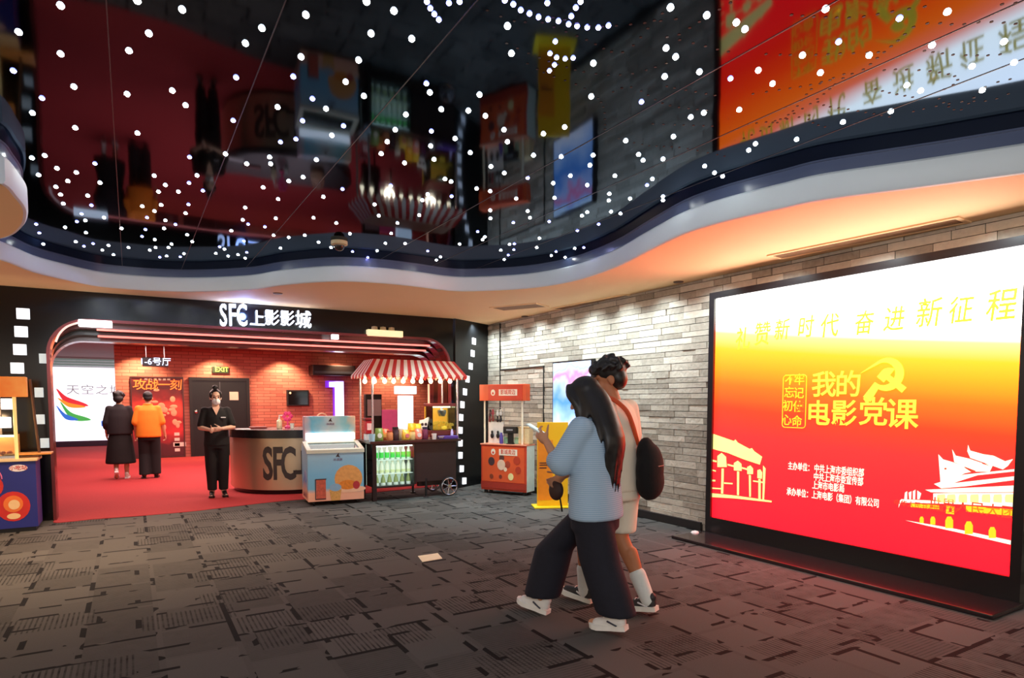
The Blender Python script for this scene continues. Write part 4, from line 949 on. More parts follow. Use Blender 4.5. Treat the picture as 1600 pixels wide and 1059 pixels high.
# bottles in the fridge, one by one
def bottle_proto(name, label, group, prof, cap, body, capm, band=None):
    t = thing(name, label, 'bottle', (0,0,0), 0, group)
    b = bm_(); add_lathe(b, prof, 12); obj('body', b, body, t, smooth=True)
    b = bm_(); add_lathe(b, cap, 10); obj('cap', b, capm, t, smooth=True)
    if band: b = bm_(); add_lathe(b, band[0], 12); obj('wrapper', b, band[1], t, smooth=True)
    return t
hb_ = FH*.33
sc_ = hb_/.24
P_ = lambda pr: [(r, z*sc_) for r, z in pr]
def fill(n, z, mk, dy=.13):
    w = (f1.x-f0.x)/n; first = None
    for k in range(n):
        loc = (f0.x+w*(k+.5), KY0+dy, z)
        if first is None: first = mk(); first.location = loc
        else: dup(first, loc)
r_ = (f1.x-f0.x)/7*.40
fill(7, shz[2], lambda: bottle_proto('drink_bottle', 'green labelled drink bottle on the top fridge shelf of the cart', 'green bottles on the top fridge shelf', P_([(r_,0),(r_,.12),(r_*.9,.15),(r_*.45,.185),(r_*.45,.195)]), P_([(r_*.5,.195),(r_*.5,.225),(0,.225)]), M('bottle_pale', (226,240,220), .25), M('cap_white', (240,244,240), .4), (P_([(r_*1.03,.03),(r_*1.03,.125)]), M('wrapper_green', (60,196,70), .4, emit=(50,200,60), es=.15))))
fill(7, shz[1], lambda: bottle_proto('drink_bottle', 'white drink bottle on the middle fridge shelf of the cart', 'white bottles on the middle fridge shelf', P_([(r_,0),(r_*1.0,.11),(r_*.85,.155),(r_*.5,.18),(r_*.5,.19)]), P_([(r_*.55,.19),(r_*.55,.215),(0,.215)]), M('bottle_white', (246,242,222), .35), M('cap_cream', (226,222,190), .4), (P_([(r_*1.03,.02),(r_*1.03,.06)]), M('wrapper_cream', (222,226,170), .4))))
fill(6, shz[0], lambda: bottle_proto('drink_bottle', 'olive and white drink bottle on the bottom fridge shelf of the cart', 'olive bottles on the bottom fridge shelf', P_([(r_,0),(r_*1.05,.08),(r_*.8,.15),(r_*.42,.19),(r_*.42,.2)]), P_([(r_*.5,.2),(r_*.5,.228),(0,.228)]), M('bottle_olive', (150,158,96), .3), M('cap_gold', (200,190,110), .4), (P_([(r_*1.06,.02),(r_*1.08,.075)]), M('wrapper_white', (240,244,236), .4))))
# wares on the cart top
def top_x(px, y): return at_y(px, 680, y).x
def bag(px, y, w, h, colr, label, band=(250,240,220), cat='snack'):
    t = thing('snack_bag', label, cat, (top_x(px, y), y, TOP), random.uniform(-.25,.25)); nm = 'bag_%d_%d_%d' % colr
    b = bm_(); add_loft(b, [((0,0,0),w*.42,.045),((0,0,.01),w*.5,.055),((0,0,h*.45),w*.52,.06),((0,0,h*.8),w*.46,.035),((0,0,h*.93),w*.44,.010),((0,0,h),w*.46,.006)], 20); obj('pouch', b, M(nm, colr, .35, 0, .2, 30, .2), t, smooth=True)
    b = bm_(); add_prism(b, circ(0, h*.42, w*.27, h*.2, 14), lambda u, v, d: V((u, -d, v)), .045, .064); obj('print', b, M('bagband_%d_%d_%d' % band, band, .5), t)
    return t
def jar(px, y, r, h, colr, lidc, label):
    t = thing('candy_jar', label, 'jar', (top_x(px, y), y, TOP)); nm = 'jar_%d_%d_%d' % colr
    b = bm_(); add_lathe(b, [(r*.9,0),(r,.01),(r,h*.72),(r*.8,h*.82),(r*.8,h*.84)], 16); obj('body', b, M(nm, colr, .25, 0, .35, 40), t, smooth=True)
    b = bm_(); add_lathe(b, [(r*.85,h*.83),(r*.85,h),(0,h)], 16); obj('lid', b, M('jlid_%d_%d_%d' % lidc, lidc, .4), t)
    return t
y1_, y2_ = KY0+.12, KY0+.3
bag(592, y1_, .13, .19, (128,150,70), 'olive green snack pouch at the left end of the cart top')
bag(601, y2_, .14, .17, (232,110,60), 'orange snack pouch just right of the olive pouch on the cart', (246,180,90))
jar(609, y1_, .05, .15, (236,140,90), (200,70,50), 'round jar of orange sweets with red lid on the cart top')
jar(618, y1_+.02, .055, .2, (70,44,50), (30,26,30), 'dark brown jar with black lid on the cart top')
jar(626, y2_, .05, .17, (190,170,140), (226,220,210), 'beige jar with pale lid right of the dark brown jar')
bag(634, y1_, .12, .16, (244,190,70), 'yellow snack pouch with pink print at the middle of the cart top', (236,120,120))
bag(643, y2_-.03, .13, .25, (246,180,30), 'tall golden snack pouch at the back of the cart top', (255,230,120))
jar(644, y1_, .05, .15, (244,196,130), (230,150,40), 'jar of peach sweets with amber lid in front of the tall golden pouch')
bag(653, y2_-.02, .12, .24, (250,200,50), 'tall yellow pouch beside the white shield sign on the cart', (255,244,190))
bag(653.5, y1_, .12, .17, (240,130,110), 'salmon pink pouch in front of the tall yellow pouch', (255,220,210))
jar(664, y1_+.02, .05, .19, (120,50,80), (40,30,60), 'plum coloured jar with dark lid left of the popcorn machine')
# white shield sign on its stem
t = thing('shield_sign', 'white shield shaped sign with dark marks on a stem on the cart', 'sign', (top_x(662, KY0+.34), KY0+.34, TOP))
b = bm_(); add_prism(b, [(-.075,.22),(-.05,.15),(.0,.12),(.05,.15),(.075,.26),(.085,.34),(.0,.30),(-.07,.29)], lambda u, v, d: V((u, d, v)), -.012, .012); obj('face', b, M('shield_white', (246,240,236), .4), t)
obj('stem', tube_bm([(0,0,0),(0,0,.2)], .01, 8), blackm, t)
for k, x in enumerate((-.028,.032)): b = bm_(); add_lathe(b, [(.02,0),(.024,.003),(.0,.004)], 12, mw=Matrix.Translation((x,-.012,.225)) @ Matrix.Rotation(pi/2, 4, 'X')); obj('mark', b, M('print_dark'), t)
# popcorn machine
pa, pc = at_y(674,632,KY0+.2), at_y(710,672,KY0+.2)
pm = thing('popcorn_machine', 'glass popcorn machine glowing amber at the right end of the cart', 'machine', ((pa.x+pc.x)/2, KY0+.32, TOP))
w2, h2, dd = (pc.x-pa.x)/2, pa.z-TOP, .16
box('base', M('machine_red', (104,36,32), .4), -w2-.01, w2+.01, -dd, dd, .05, .13, pm, .01)
for k, (x, y) in enumerate(((-w2,-dd+.03),(w2,-dd+.03),(-w2,dd-.03),(w2,dd-.03))): b = bm_(); add_lathe(b, [(.02,0),(.02,.06),(0,.06)], 10, (x*.9, y, 0)); obj('foot', b, M('rubber'), pm)
box('roof', M('machine_red'), -w2-.012, w2+.012, -dd, dd, h2-.03, h2+.02, pm, .008)
b = bm_()
for x0, x1, y0, y1 in ((-w2,w2,-dd,-dd+.005),(-w2,-w2+.005,-dd,dd),(w2-.005,w2,-dd,dd)): add_box(b, x0, x1, y0, y1, .13, h2-.03)
obj('glass_case', b, glass(), pm)
box('back_panel', M('machine_amber', (244,180,70), .4, emit=(250,176,60), es=.55), -w2, w2, dd-.01, dd, .13, h2-.03, pm)
b = bm_(); rq = random.Random(4)
for k in range(170):
    x, y = rq.uniform(-w2+.02, w2-.02), rq.uniform(-dd+.03, dd-.03); add_ell(b, (x, y, .15 + rq.random()*.12*(1-abs(x)/w2*.5)), (rq.uniform(.014,.024),)*3, 6, 4)
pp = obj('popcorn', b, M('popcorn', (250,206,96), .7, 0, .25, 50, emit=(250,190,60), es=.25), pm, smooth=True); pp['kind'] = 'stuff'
b = bm_(); add_lathe(b, [(.05,h2-.19),(.075,h2-.13),(.075,h2-.09),(.02,h2-.08),(.015,h2-.03)], 16, (w2*.2,.02,0)); obj('kettle', b, M('chrome'), pm, smooth=True)
box('lamp', no_sample(M('machine_lamp', (255,240,200), .4, emit=(255,236,190), es=7)), -w2+.03, w2-.03, -.03, .03, h2-.05, h2-.032, pm)
b = bm_(); add_ell(b, (.0,-dd-.002,.17), (.05,.004,.03)); obj('price_mark', b, M('price_yellow', (255,214,60), .4), pm)
# right end: purple tray with cups, tall candle-like pale bottle; left end: red dispenser
tx = top_x(700, KY0+.06)
b = bm_(); add_box(b, tx-.17, tx+.14, KY0-.03, KY0+.1, TOP, TOP+.05, None, .012); tag(obj('tray', b, M('purple_tray', (86,56,140), .4)), 'purple tray in front of the popcorn machine', 'tray')
for k, (px, lab) in enumerate(((682,'white paper cup lying left of the purple tray'), (687,'small pale bowl on the cart left of the purple tray'))):
    x = top_x(px, KY0+.02); b = bm_()
    if k == 0: add_lathe(b, [(0,0),(.03,0),(.042,.09),(.038,.09),(.027,.006),(0,.006)], 14, (x-.04, KY0+.02, TOP))
    else: add_lathe(b, [(0,0),(.02,0),(.05,.045),(.046,.046),(.018,.006),(0,.006)], 14, (x+.02, KY0-.0, TOP))
    tag(obj('cup' if k == 0 else 'bowl', b, M('cup_paper', (240,226,222), .5), smooth=True), lab if k else 'small white paper cup left of the purple tray on the cart', 'cup' if k == 0 else 'bowl')
x = top_x(713, KY0+.1); b = bm_(); add_lathe(b, [(.022,0),(.022,.1),(.012,.13),(.012,.15),(0,.15)], 12, (min(x, KX1-.06), KY0+.12, TOP)); tag(obj('bottle', b, M('bottle_violet', (200,190,240), .3), smooth=True), 'slim pale violet bottle at the right end of the cart top', 'bottle')
x = top_x(573, KY0+.28)
t = thing('drink_dispenser', 'red drink dispenser at the left end of the cart top', 'dispenser', (x+.03, KY0+.3, TOP))
b = bm_(); add_box(b, -.06, .06, -.06, .06, .1, .30, None, .015); obj('tank', b, M('dispenser_red', (196,32,48), .3), t)
b = bm_(); add_box(b, -.07, .07, -.07, .07, .30, .34, None, .012); obj('lid', b, M('dispenser_dark', (120,20,30), .3), t)
b = bm_(); add_box(b, -.055, .055, -.05, .06, .0, .1, None, .01); obj('stand', b, M('white_plastic'), t)
b = bm_(); add_box(b, -.035, .035, -.064, -.058, .16, .26); obj('label', b, M('label_pale', (244,200,200), .5), t)
x = top_x(562, KY0+.1); b = bm_(); add_lathe(b, [(0,0),(.04,0),(.05,.11),(.046,.11),(.036,.006),(0,.006)], 14, (KX0+.0, KY0+.02, TOP)); tag(obj('cup', b, M('cup_blue', (190,226,246), .3), smooth=True), 'pale blue plastic cup at the left front corner of the cart top', 'cup')

# ================================================================ RED STAND BY THE STONE WALL
ka, kb = at_z(753,769), at_z(823,775)
W = (V((kb.x,kb.y,0))-V((ka.x,ka.y,0))).length; D = .26
ks = thing('merchandise_stand', 'red display stand with orange header against the stone wall', 'stand', (ka.x-.02, ka.y-.02, 0), math.atan2(kb.y-ka.y, kb.x-ka.x))
H = at_z(753,769); HB = 1.5-(697-626)*((ka-EYE).dot(_F))/FPX
dep = (ka-EYE).dot(V((sin(YAW),cos(YAW),0)))
zz = lambda py: 1.5-(py-626)*dep/FPX
Hb, Hh0, Hh1 = zz(694), zz(626), zz(601)
kred = M('stand_red', (206,66,40), .45, 0, .06, 6); kor = M('stand_orange', (226,88,44), .45, 0, .12, 4); kwh = M('stand_white', (222,240,236), .45)
b = bm_(); add_box(b, 0, W, 0, D, .06, Hb); obj('cabinet', b, kred, ks)
box('side_panel', kwh, W, W+.006, .012, D, .06, Hb, ks); box('front_panel', kor, .03, W-.03, -.008, -.001, .2, Hb-.03, ks); box('rail', M('stand_dark_red', (170,50,36), .4), 0, W, -.012, 0, .09, .19, ks)
box('top', M('stand_peach', (240,150,120), .4), -.01, W+.012, -.02, D, Hb, Hb+.02, ks, .004)
box('header', kor, -.02, W+.0, -.02, .12, Hh0, Hh1, ks, .006); box('header_panel', M('header_red', (214,62,36), .45), W*.18, W-.06, -.026, -.02, Hh0+.012, Hh1-.012, ks)
for x in (.05, W-.09):
    for y in (.03,): obj('post', tube_bm([(x, y, Hb+.02), (x, y, Hh0)], .016), M('post_cream', (250,232,204), .4), ks)
for k, (x, y) in enumerate(((.06,.05),(W-.06,.05),(.06,D-.05),(W-.06,D-.05))): b = bm_(); add_lathe(b, [(.03,0),(.03,.065),(0,.065)], 10, (x, y, 0)); obj('foot', b, M('rubber'), ks)
def kprint(name, pts, mat, d0=.009): b = bm_(); add_prism(b, pts, FR, d0-.002, d0+.002); return obj(name, b, mat, ks)
hm = (Hh0+Hh1)/2; crm = M('print_cream', (250,232,214), .5)
for cz, d0, lab, x0 in ((hm, .028, 0, .29), (Hb-.11, .011, 1, .28)):
    kprint('logo_print', circ(W*x0, cz, .04, .05), crm, d0); kprint('name_plate', [(W*(x0+.13),cz-.05),(W*(x0+.53),cz-.05),(W*(x0+.53),cz+.05),(W*(x0+.13),cz+.05)], crm, d0)
    kprint('logo_mark', circ(W*x0, cz-.012, .018, .02, 12), M('header_red'), d0+.002)
    text('lettering', '影城周边', .085, M('header_red'), (W*(x0+.33), -d0-.003, cz), parent=ks, ext=.001, sx=.8, bold=.0006)
rk = random.Random(9)
for cx, cz, r, colr in ((.24,.52,.06,(70,46,50)),(.24,.52,.03,(240,230,220)),(.47,.58,.045,(90,50,44)),(.46,.47,.075,(232,196,170)),(.60,.48,.05,(170,66,44)),(.67,.29,.05,(244,226,160)),(.24,.28,.035,(140,60,36)),(.44,.28,.03,(130,50,36)),(.8,.55,.06,(190,60,34)),(.83,.4,.05,(184,56,34)),(.55,.4,.03,(246,220,190))):
    kprint('doodle_print', circ(W*cx, cz*Hb/.78, r, r*1.15, 14), M('doodle_%d_%d_%d' % colr, colr, .5), .0095 + rk.random()*.003)
# goods on the stand (each a thing of its own)
def KL(x, y, z): return root_mw(ks) @ V((x, y, z))
TZ = Hb+.02; kr = ks.rotation_euler.z
t = thing('toy_rack', 'white pegboard rack of small toys on the red stand', 'rack', tuple(KL(W*.2, .17, TZ)), kr)
box('board', M('pegboard', (238,234,228), .5), -.14, .16, 0, .012, 0, .34, t); obj('frame', tube_bm([(-.14,.006,0),(-.14,.006,.58),(.16,.006,.58),(.16,.006,0)], .008, 8), M('chrome'), t)
for nm, ks_ in (('toy', ((-.09,.52,(70,56,60)),(-.04,.53,(190,80,90)),(.05,.52,(230,236,236)),(.11,.525,(226,230,230)))), ('toy', ((-.1,.42,(120,50,50)),(-.04,.43,(160,70,60)),(.05,.42,(40,36,40)),(.11,.43,(44,40,44))))):
    for x, z, c in ks_:
        q = KL(W*.2+x, .155, TZ+z-.06); o_ = bm_(); add_ell(o_, (0,0,.02), (.026,.012,.04), 10, 8); add_ell(o_, (0,0,.066), (.02,.012,.02), 10, 8)
        o = obj('toy', o_, M('toy_%d_%d_%d' % c, c, .5), smooth=True); o.location = q; o.rotation_euler = (0,0,kr)
        tag(o, 'tiny hanging toy figure on the white rack of the red stand', 'toy', 'toys hanging on the rack of the red stand')
obj('peg_wire', tube_bm([(-.14,-.012,.575),(.16,-.012,.575)], .004, 6), M('chrome'), t); obj('peg_wire', tube_bm([(-.14,-.012,.475),(.16,-.012,.475)], .004, 6), M('chrome'), t)
for k, x in enumerate((-.05, .06)):
    q = KL(W*.2+x, .145, TZ+.09); o_ = bm_(); add_ell(o_, (0,0,.03), (.032,.014,.045), 10, 8); add_ell(o_, (0,0,.09), (.02,.013,.025), 10, 8); o = obj('toy', o_, M('toy_black', (24,22,24), .5), smooth=True); o.location = q; o.rotation_euler = (0,0,kr)
    tag(o, 'black toy figure on the white board of the red stand', 'toy', 'black toys on the white board')
q = KL(W*.42, .05, TZ); b = bm_(); add_lathe(b, [(.028,0),(.032,.02),(.03,.13),(.018,.16),(.018,.18),(0,.18)], 14, tuple(q)); tag(obj('bottle', b, M('bottle_purple', (92,74,160), .35), smooth=True), 'purple bottle standing on the red stand', 'bottle')
t = thing('card_reader', 'black display block on a stem on the red stand', 'display', tuple(KL(W*.62, .06, TZ)), kr)
box('foot', blackm, -.06, .06, -.035, .035, 0, .012, t); box('stem', blackm, -.045, .045, -.02, .02, .012, .17, t); box('head', blackm, -.12, .12, -.04, .04, .17, .28, t, .01); box('mark', M('reader_mark', (150,150,156), .4), -.06, .06, -.042, -.04, .215, .24, t)
for x, lab, c in ((.5, 'pale green box left of the black block on the red stand', (150,190,150)), (.74, 'pale mint box right of the black block on the red stand', (160,196,160))):
    q = KL(W*x, .12, TZ); o = box('gift_box', M('mint_%d' % c[0], c, .5), -.05, .05, -.03, .03, 0, .11, None, .006); o.location = q; o.rotation_euler = (0,0,kr); tag(o, lab, 'box')
t = thing('bread_basket', 'cream woven basket at the right end of the red stand', 'basket', tuple(KL(W*.9, .13, TZ)), kr)
b = bm_(); add_box(b, -.1, .1, -.07, .07, 0, .28, None, .02); obj('body', b, M('wicker', (226,196,150), .7, 0, .3, 60, .5), t)
obj('rim', tube_bm([(-.1,-.07,.27),(.1,-.07,.27),(.1,.07,.27),(-.1,.07,.27)], .008, 8, True), M('wicker_dark', (190,150,100), .7), t)

# ================================================================ YELLOW BOARD, FLOOR CARD
ya_, yb_ = at_z(836,788), at_z(882,797)
W = .36; yr_ = radians(-24)
q = at_z(858, 794)
yb2 = thing('yellow_sign_board', 'yellow upright sign board on a flat base behind the walking couple', 'sign', (q.x+.1, q.y+.1, 0), yr_)
yel = M('board_yellow', (250,196,20), .45, 0, .05, 4)
box('base', M('base_yellow', (252,214,30), .4), -.26, .3, -.17, .17, 0, .02, yb2, .008)
b = bm_(); add_box(b, -.2, .24, -.02, .02, .02, 1.2, None, .006); obj('board', b, yel, yb2)
box('orange_panel', M('board_orange', (246,150,30), .45), -.19, .02, -.024, -.02, .1, .95, yb2)
for k, (z, w) in enumerate(((.62,.16),(.59,.17),(.55,.10))): box('print_line', M('print_dark'), -.17, -.17+w, -.027, -.024, z, z+.014, yb2)
cq = [at_z(x, y) for x, y in ((653,869),(684,864.5),(691,872.5),(660,878))]
b = bm_(); add_prism(b, [(p.x, p.y) for p in cq], ZF, 0, .005); tag(obj('floor_card', b, M('card_cream', (255,240,206), .5)), 'small cream card lying flat on the grey carpet', 'card')

# ================================================================ LEFT SNACK STAND
lx1, ly0 = at_z(60,829).x, at_z(60,829).y
ld = ly0*cos(YAW)+lx1*sin(YAW); lz = lambda py: 1.5-(py-626)*ld/FPX
LB, LH0, LH1 = lz(716), lz(620), lz(589)
W, D = .95, .42
lk = thing('popcorn_stand', 'blue fronted snack stand with an orange header at the left pillar', 'stand', (lx1-W, ly0+.02, 0))
b = bm_(); add_box(b, 0, W, 0, D, .05, LB-.03); obj('cabinet', b, M('stand_blue', (38,44,128), .4, 0, .12, 3), lk)
box('worktop', M('top_cream', (250,214,160), .4), -.02, W+.02, -.03, D, LB-.03, LB, lk, .006)
box('plinth', blackm, .02, W-.02, .02, D-.02, 0, .05, lk)
box('header', ramp_mat('header_orange', 0, 0, W, [(0,(230,110,20)),(.4,(246,140,40)),(.7,(236,120,30)),(1,(250,160,70))], .5, 7, .4, .35), -.02, W-.05, -.03, .1, LH0, LH1, lk, .008)
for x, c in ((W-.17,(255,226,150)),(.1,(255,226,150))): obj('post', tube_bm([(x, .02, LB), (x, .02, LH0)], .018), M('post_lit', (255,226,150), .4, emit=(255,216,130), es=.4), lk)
q = [V((W+.02, .22, LB)), V((W-.04, .22, LH1-.02))]
obj('back_post', tube_bm([q[0], q[1]], .014), M('post_bronze', (120,90,70), .3, .6), lk); box('tray_ledge', M('ledge_amber', (236,160,80), .4), W-.3, W+.14, .12, .38, LB+.03, LB+.05, lk, .004)
XF = lambda u, v, d: V((u, -d, v))
def lprint(name, pts, mat, d): b = bm_(); add_prism(b, pts, XF, 0, d); return obj(name, b, mat, lk)
lred, lora, lyel = M('tub_red', (206,44,36), .4, 0, .2, 8), M('tub_orange', (236,120,50), .4), M('tub_cream', (250,206,150), .4)
for cx, cz, r in ((W-.22,.30,.155), (W-.42,.54,.12), (W-.62,.22,.17)):
    lprint('tub_print', circ(cx, cz, r, r*1.1), lred, .002 + r*.008); lprint('tub_face_print', circ(cx, cz+r*.18, r*.58, r*.62), lora, .005); lprint('tub_face_print', circ(cx+r*.05, cz+.02, r*.34, r*.36), lyel, .0062)
    lprint('tub_base_print', circ(cx, cz-r*.72, r*.4, r*.22), lyel, .0055)
obj('handle_print', tube_bm([(W-.42+.11*cos(a), -.006, .62+.13*sin(a)) for a in (pi*k/12 for k in range(13))], .007, 6), M('tub_pink', (236,120,170), .4), lk)
lprint('logo_print', circ(W-.16, .735, .085, .04), M('logo_white', (250,236,236), .4), .003); text('brand_lettering', '小吃站', .055, lred, (W-.16, -.005, .735), parent=lk, ext=.001, bold=.0005)
t = thing('food_warmer', 'glass food warmer glowing orange on the left snack stand', 'machine', (lx1-.48, ly0+.24, LB))
w2 = .3
b = bm_(); add_box(b, -w2, w2, -.14, .14, 0, .03); obj('base', b, M('chrome'), t)
b = bm_()
for a in ((-w2,w2,-.14,-.135,.03,.27),(-w2,-w2+.005,-.14,.14,.03,.27),(w2-.005,w2,-.14,.14,.03,.27),(-w2,w2,-.14,.14,.27,.275)): add_box(b, *a)
obj('glass_case', b, glass(), t)
box('lamp', M('machine_lamp'), -w2+.04, w2-.04, .04, .08, .24, .262, t); box('back_panel', M('warmer_amber', (240,160,90), .4, emit=(246,150,70), es=.5), -w2, w2, .13, .14, .03, .27, t)
rf = random.Random(2)
for k in range(9):
    x, y = -.22+.055*k, rf.uniform(-.08,.06); b = bm_(); add_cap(b, (0,-.03,.028), (0,.05,.028), .026, .022, 10); o = obj('hot_snack', b, M('sausage', (196,96,50), .4, 0, .3, 20), smooth=True); o.location = (lx1-.48+x, ly0+.24+y, LB+.03)
    tag(o, 'small golden hot snack inside the glass food warmer', 'food', 'hot snacks inside the food warmer')
lamp('warmer_lamp', 'POINT', (lx1-.45, ly0+.2, LB+.42), 7, (1.0,.62,.32), size=.06)
x = lx1-.62; b = bm_(); add_lathe(b, [(0,0),(.06,0),(.08,.16),(.075,.16),(.055,.006),(0,.006)], 16, (x+.1, ly0+.045, LB)); o = obj('tub', b, M('cup_paper'), smooth=True); tag(o, 'white paper tub in front of the food warmer', 'tub')

# ================================================================ PEOPLE
# local frame of a person: +y ahead, -x to the person's left, z up
def J(f, l, u): return V((-l, f, u))
def skin(n, c): return M(n, c, .5, 0, .06, 20, .05, spec=.3)
def hand(bm, W, D, NN, side, curl=.5, s=1.0):
    "palm, four fingers, a thumb; D along the hand, NN out of the palm"
    D = D.normalized(); NN = (NN - D*NN.dot(D)).normalized(); S = D.cross(NN)*side
    R_ = Matrix((S, D, NN)).transposed()
    add_ell(bm, W + D*.045*s, (.040*s, .052*s, .017*s), 14, 10, R_)
    add_cap(bm, W - D*.01, W + D*.03*s, .026*s, .027*s, 10)
    for i, L in enumerate((.072, .082, .076, .058)):
        p = W + D*.080*s + S*(.030-.020*i)*s; d = (D + S*(.12-.08*i)).normalized(); a = 0
        for seg, (fr_, r) in enumerate(((.46,.0092),(.30,.0084),(.26,.0076))):
            a += curl*(.75 if seg == 0 else 1.0)
            dd = d*cos(a) + NN*sin(a); q = p + dd*L*fr_*s; add_cap(bm, p, q, r*s, r*.94*s, 8); p = q
    p = W + D*.022*s + S*.030*s
    for L, t, r in ((.036,.15,.0115),(.030,.35,.0100),(.024,.5,.0088)):
        dd = (D*.72 + S*.62 + NN*(t+curl*.35)).normalized(); q = p + dd*L*s; add_cap(bm, p, q, r*s, r*.94*s, 8); p = q
def person(name, label, base, heading, skinmat, j, H=1.65, head_yaw=0, head_pitch=0, voxel=.0075, hair=None, eyes=True, feet=True, curlL=.5, curlR=.5, nL=None, nR=None, group=None, leg_r=1.0):
    s = H/1.68; hs = s*1.05
    root = thing(name, label, 'person', (base[0], base[1], 0), math.atan2(-heading[0], heading[1]), group)
    bm = bm_()
    hip, chest, neck, head = j['hip'], j['chest'], j['neck'], j['head']
    mid = (hip+chest)/2
    add_loft(bm, [(hip-V((0,0,.07*s)), .10*s, .07*s), (hip, .158*s, .105*s), (hip+V((0,0,.07*s)), .152*s, .10*s), (mid, .128*s, .09*s), (chest-V((0,0,.10*s)), .148*s, .102*s), (chest, .158*s, .104*s), (chest+V((0,0,.10*s)), .135*s, .088*s), (neck-V((0,0,.02*s)), .07*s, .06*s)])
    add_cap(bm, neck-V((0,0,.03)), head-V((0,0,.06*s)), .054*s, .050*s)
    R_ = Matrix.Rotation(head_yaw, 3, 'Z') @ Matrix.Rotation(-head_pitch, 3, 'X')
    hp = lambda x, y, z: head + R_ @ (V((x, y, z))*hs)
    add_ell(bm, hp(0,-.008,.03), (.073*s,.092*s,.088*s), 18, 14, R_)
    add_ell(bm, hp(0,.028,-.035), (.056*s,.062*s,.078*s), 16, 12, R_)
    add_cap(bm, hp(0,.082,.012), hp(0,.102,-.022), .009*s, .014*s, 8)
    add_cap(bm, hp(-.026,.078,-.060), hp(.026,.078,-.060), .009*s, .009*s, 8)
    add_ell(bm, hp(0,.072,-.098), (.024*s,.018*s,.016*s), 10, 8)
    for sx in (-1, 1):
        add_ell(bm, hp(.074*sx,-.008,-.005), (.012*s,.024*s,.034*s), 10, 8, R_); add_cap(bm, hp(.014*sx,.082,.034), hp(.048*sx,.070,.034), .010*s, .008*s, 8); add_ell(bm, hp(.036*sx,.066,-.025), (.022*s,.018*s,.022*s), 10, 8)
    for sd, k in ((1,'L'),(-1,'R')):
        sh, el, wr = j['sh'+k], j['el'+k], j['wr'+k]
        add_cap(bm, chest.lerp(sh, .45)+V((0,0,.05*s)), sh, .062*s, .058*s); add_cap(bm, sh, el, .050*s, .040*s); add_cap(bm, el, wr, .040*s, .027*s)
        d = j.get('hd'+k, wr-el); nn = (nL if k == 'L' else nR) or V((sd, 0, 0))
        hand(bm, wr, d, nn, -sd if nn.x*sd > 0 else sd, curlL if k == 'L' else curlR, s)
        hj, kn, an = j['hj'+k], j['kn'+k], j['an'+k]
        add_cap(bm, hj, kn, .088*s*leg_r, .058*s*leg_r); add_cap(bm, kn, an, .056*s*leg_r, .037*s*leg_r)
        cal = kn.lerp(an, .28); bd = (hj-an).normalized(); add_cap(bm, cal-V((0,.02,0)), kn.lerp(an,.5)-V((0,.012,0)), .052*s*leg_r, .042*s*leg_r)
        t = j['toe'+k]; add_cap(bm, an-V((0,0,.03)), t, .034*s, .028*s)
    body = obj('body', bm, skinmat, root, smooth=True); live_remesh(body, voxel, 4)
    if eyes:
        for sx in (-1, 1):
            b = bm_(); add_ell(b, hp(.032*sx,.080,.012), (.0135*s,.008*s,.009*s), 10, 8, R_); obj('eye', b, M('eye_dark', (30,22,20), .2), root, smooth=True)
            b = bm_(); add_cap(b, hp(.018*sx,.090,.040), hp(.048*sx,.078,.040), .0045*s, .0035*s, 6); obj('eyebrow', b, M('hair_black', (20,17,18), .45), root, smooth=True)
        b = bm_(); add_cap(b, hp(-.022,.088,-.060), hp(.022,.088,-.060), .0055*s, .0055*s, 8); obj('lips', b, M('lips', (170,90,84), .5), root, smooth=True)
    root_info = dict(root=root, hp=hp, R=R_, s=s)
    return root_info
def cloth(name, info, mat, build, voxel=.012, sm=6):
    b = bm_(); build(b); o = obj(name, b, mat, info['root'], smooth=True); return live_remesh(o, voxel, sm)
def shoe(info, heel, toe, upper, sole, s=1.0, stripe=None, lift=0.0, chunky=1.0, roll=0.0):
    "heel and toe points on the sole plane"
    d = (toe-heel); L = d.length; d.normalize(); side = d.cross(V((0,0,1))).normalized(); up = side.cross(d).normalized()
    mt = Matrix((d, side, up)).transposed().to_4x4(); mt.translation = heel
    out = [(-.0,.030),(.05,.036),(.10,.034),(.16,.040),(.21,.044),(.25,.038),(.275,.022),(.283,0)]
    k = L/.283; lp = [(x*k, w*chunky) for x, w in out] + [(x*k, -w*chunky) for x, w in out[-2::-1]]
    b = bm_(); add_prism(b, lp, lambda u, v, d_: mt @ V((u, v, d_ + (.012*max(0, u/L-.8)/.2) )), 0, .028*chunky)
    so = obj('shoe', b, sole, info['root'])
    b = bm_()
    add_cap(b, mt @ V((.04*k,0,.055)), mt @ V((.22*k,0,.038)), .034*chunky, .030*chunky); add_cap(b, mt @ V((.05*k,0,.07)), mt @ V((.03*k,0,.095)), .036, .034); add_cap(b, mt @ V((.06*k,0,.07)), mt @ V((.15*k,0,.05)), .038, .034)
    u = obj('upper', b, upper, so, smooth=True); live_remesh(u, .007, 4)
    if stripe:
        for sgn in (-1, 1):
            b = bm_(); add_cap(b, mt @ V((.06*k, sgn*.036, .035)), mt @ V((.12*k, sgn*.039, .062)), .006, .006, 6); obj('stripe', b, stripe, so, smooth=True)
        b = bm_()
        for q in (.10,.125,.15): add_tube(b, [mt @ V((q*k,-.02,.088-.16*(q-.1))), mt @ V((q*k,0,.094-.16*(q-.1))), mt @ V((q*k,.02,.088-.16*(q-.1)))], .004, 6)
        obj('lace', b, M('lace_white', (226,228,226), .6), so)
    return so
hairm = M('hair_black', (20,17,18), .45)
sk_warm, sk_dark, sk_pale = skin('skin_warm', (206,150,116)), skin('skin_tan', (186,124,88)), skin('skin_pale', (228,186,160))
NAVY = M('trousers_navy', (22,24,38), .85, 0, .25, 30, .2)

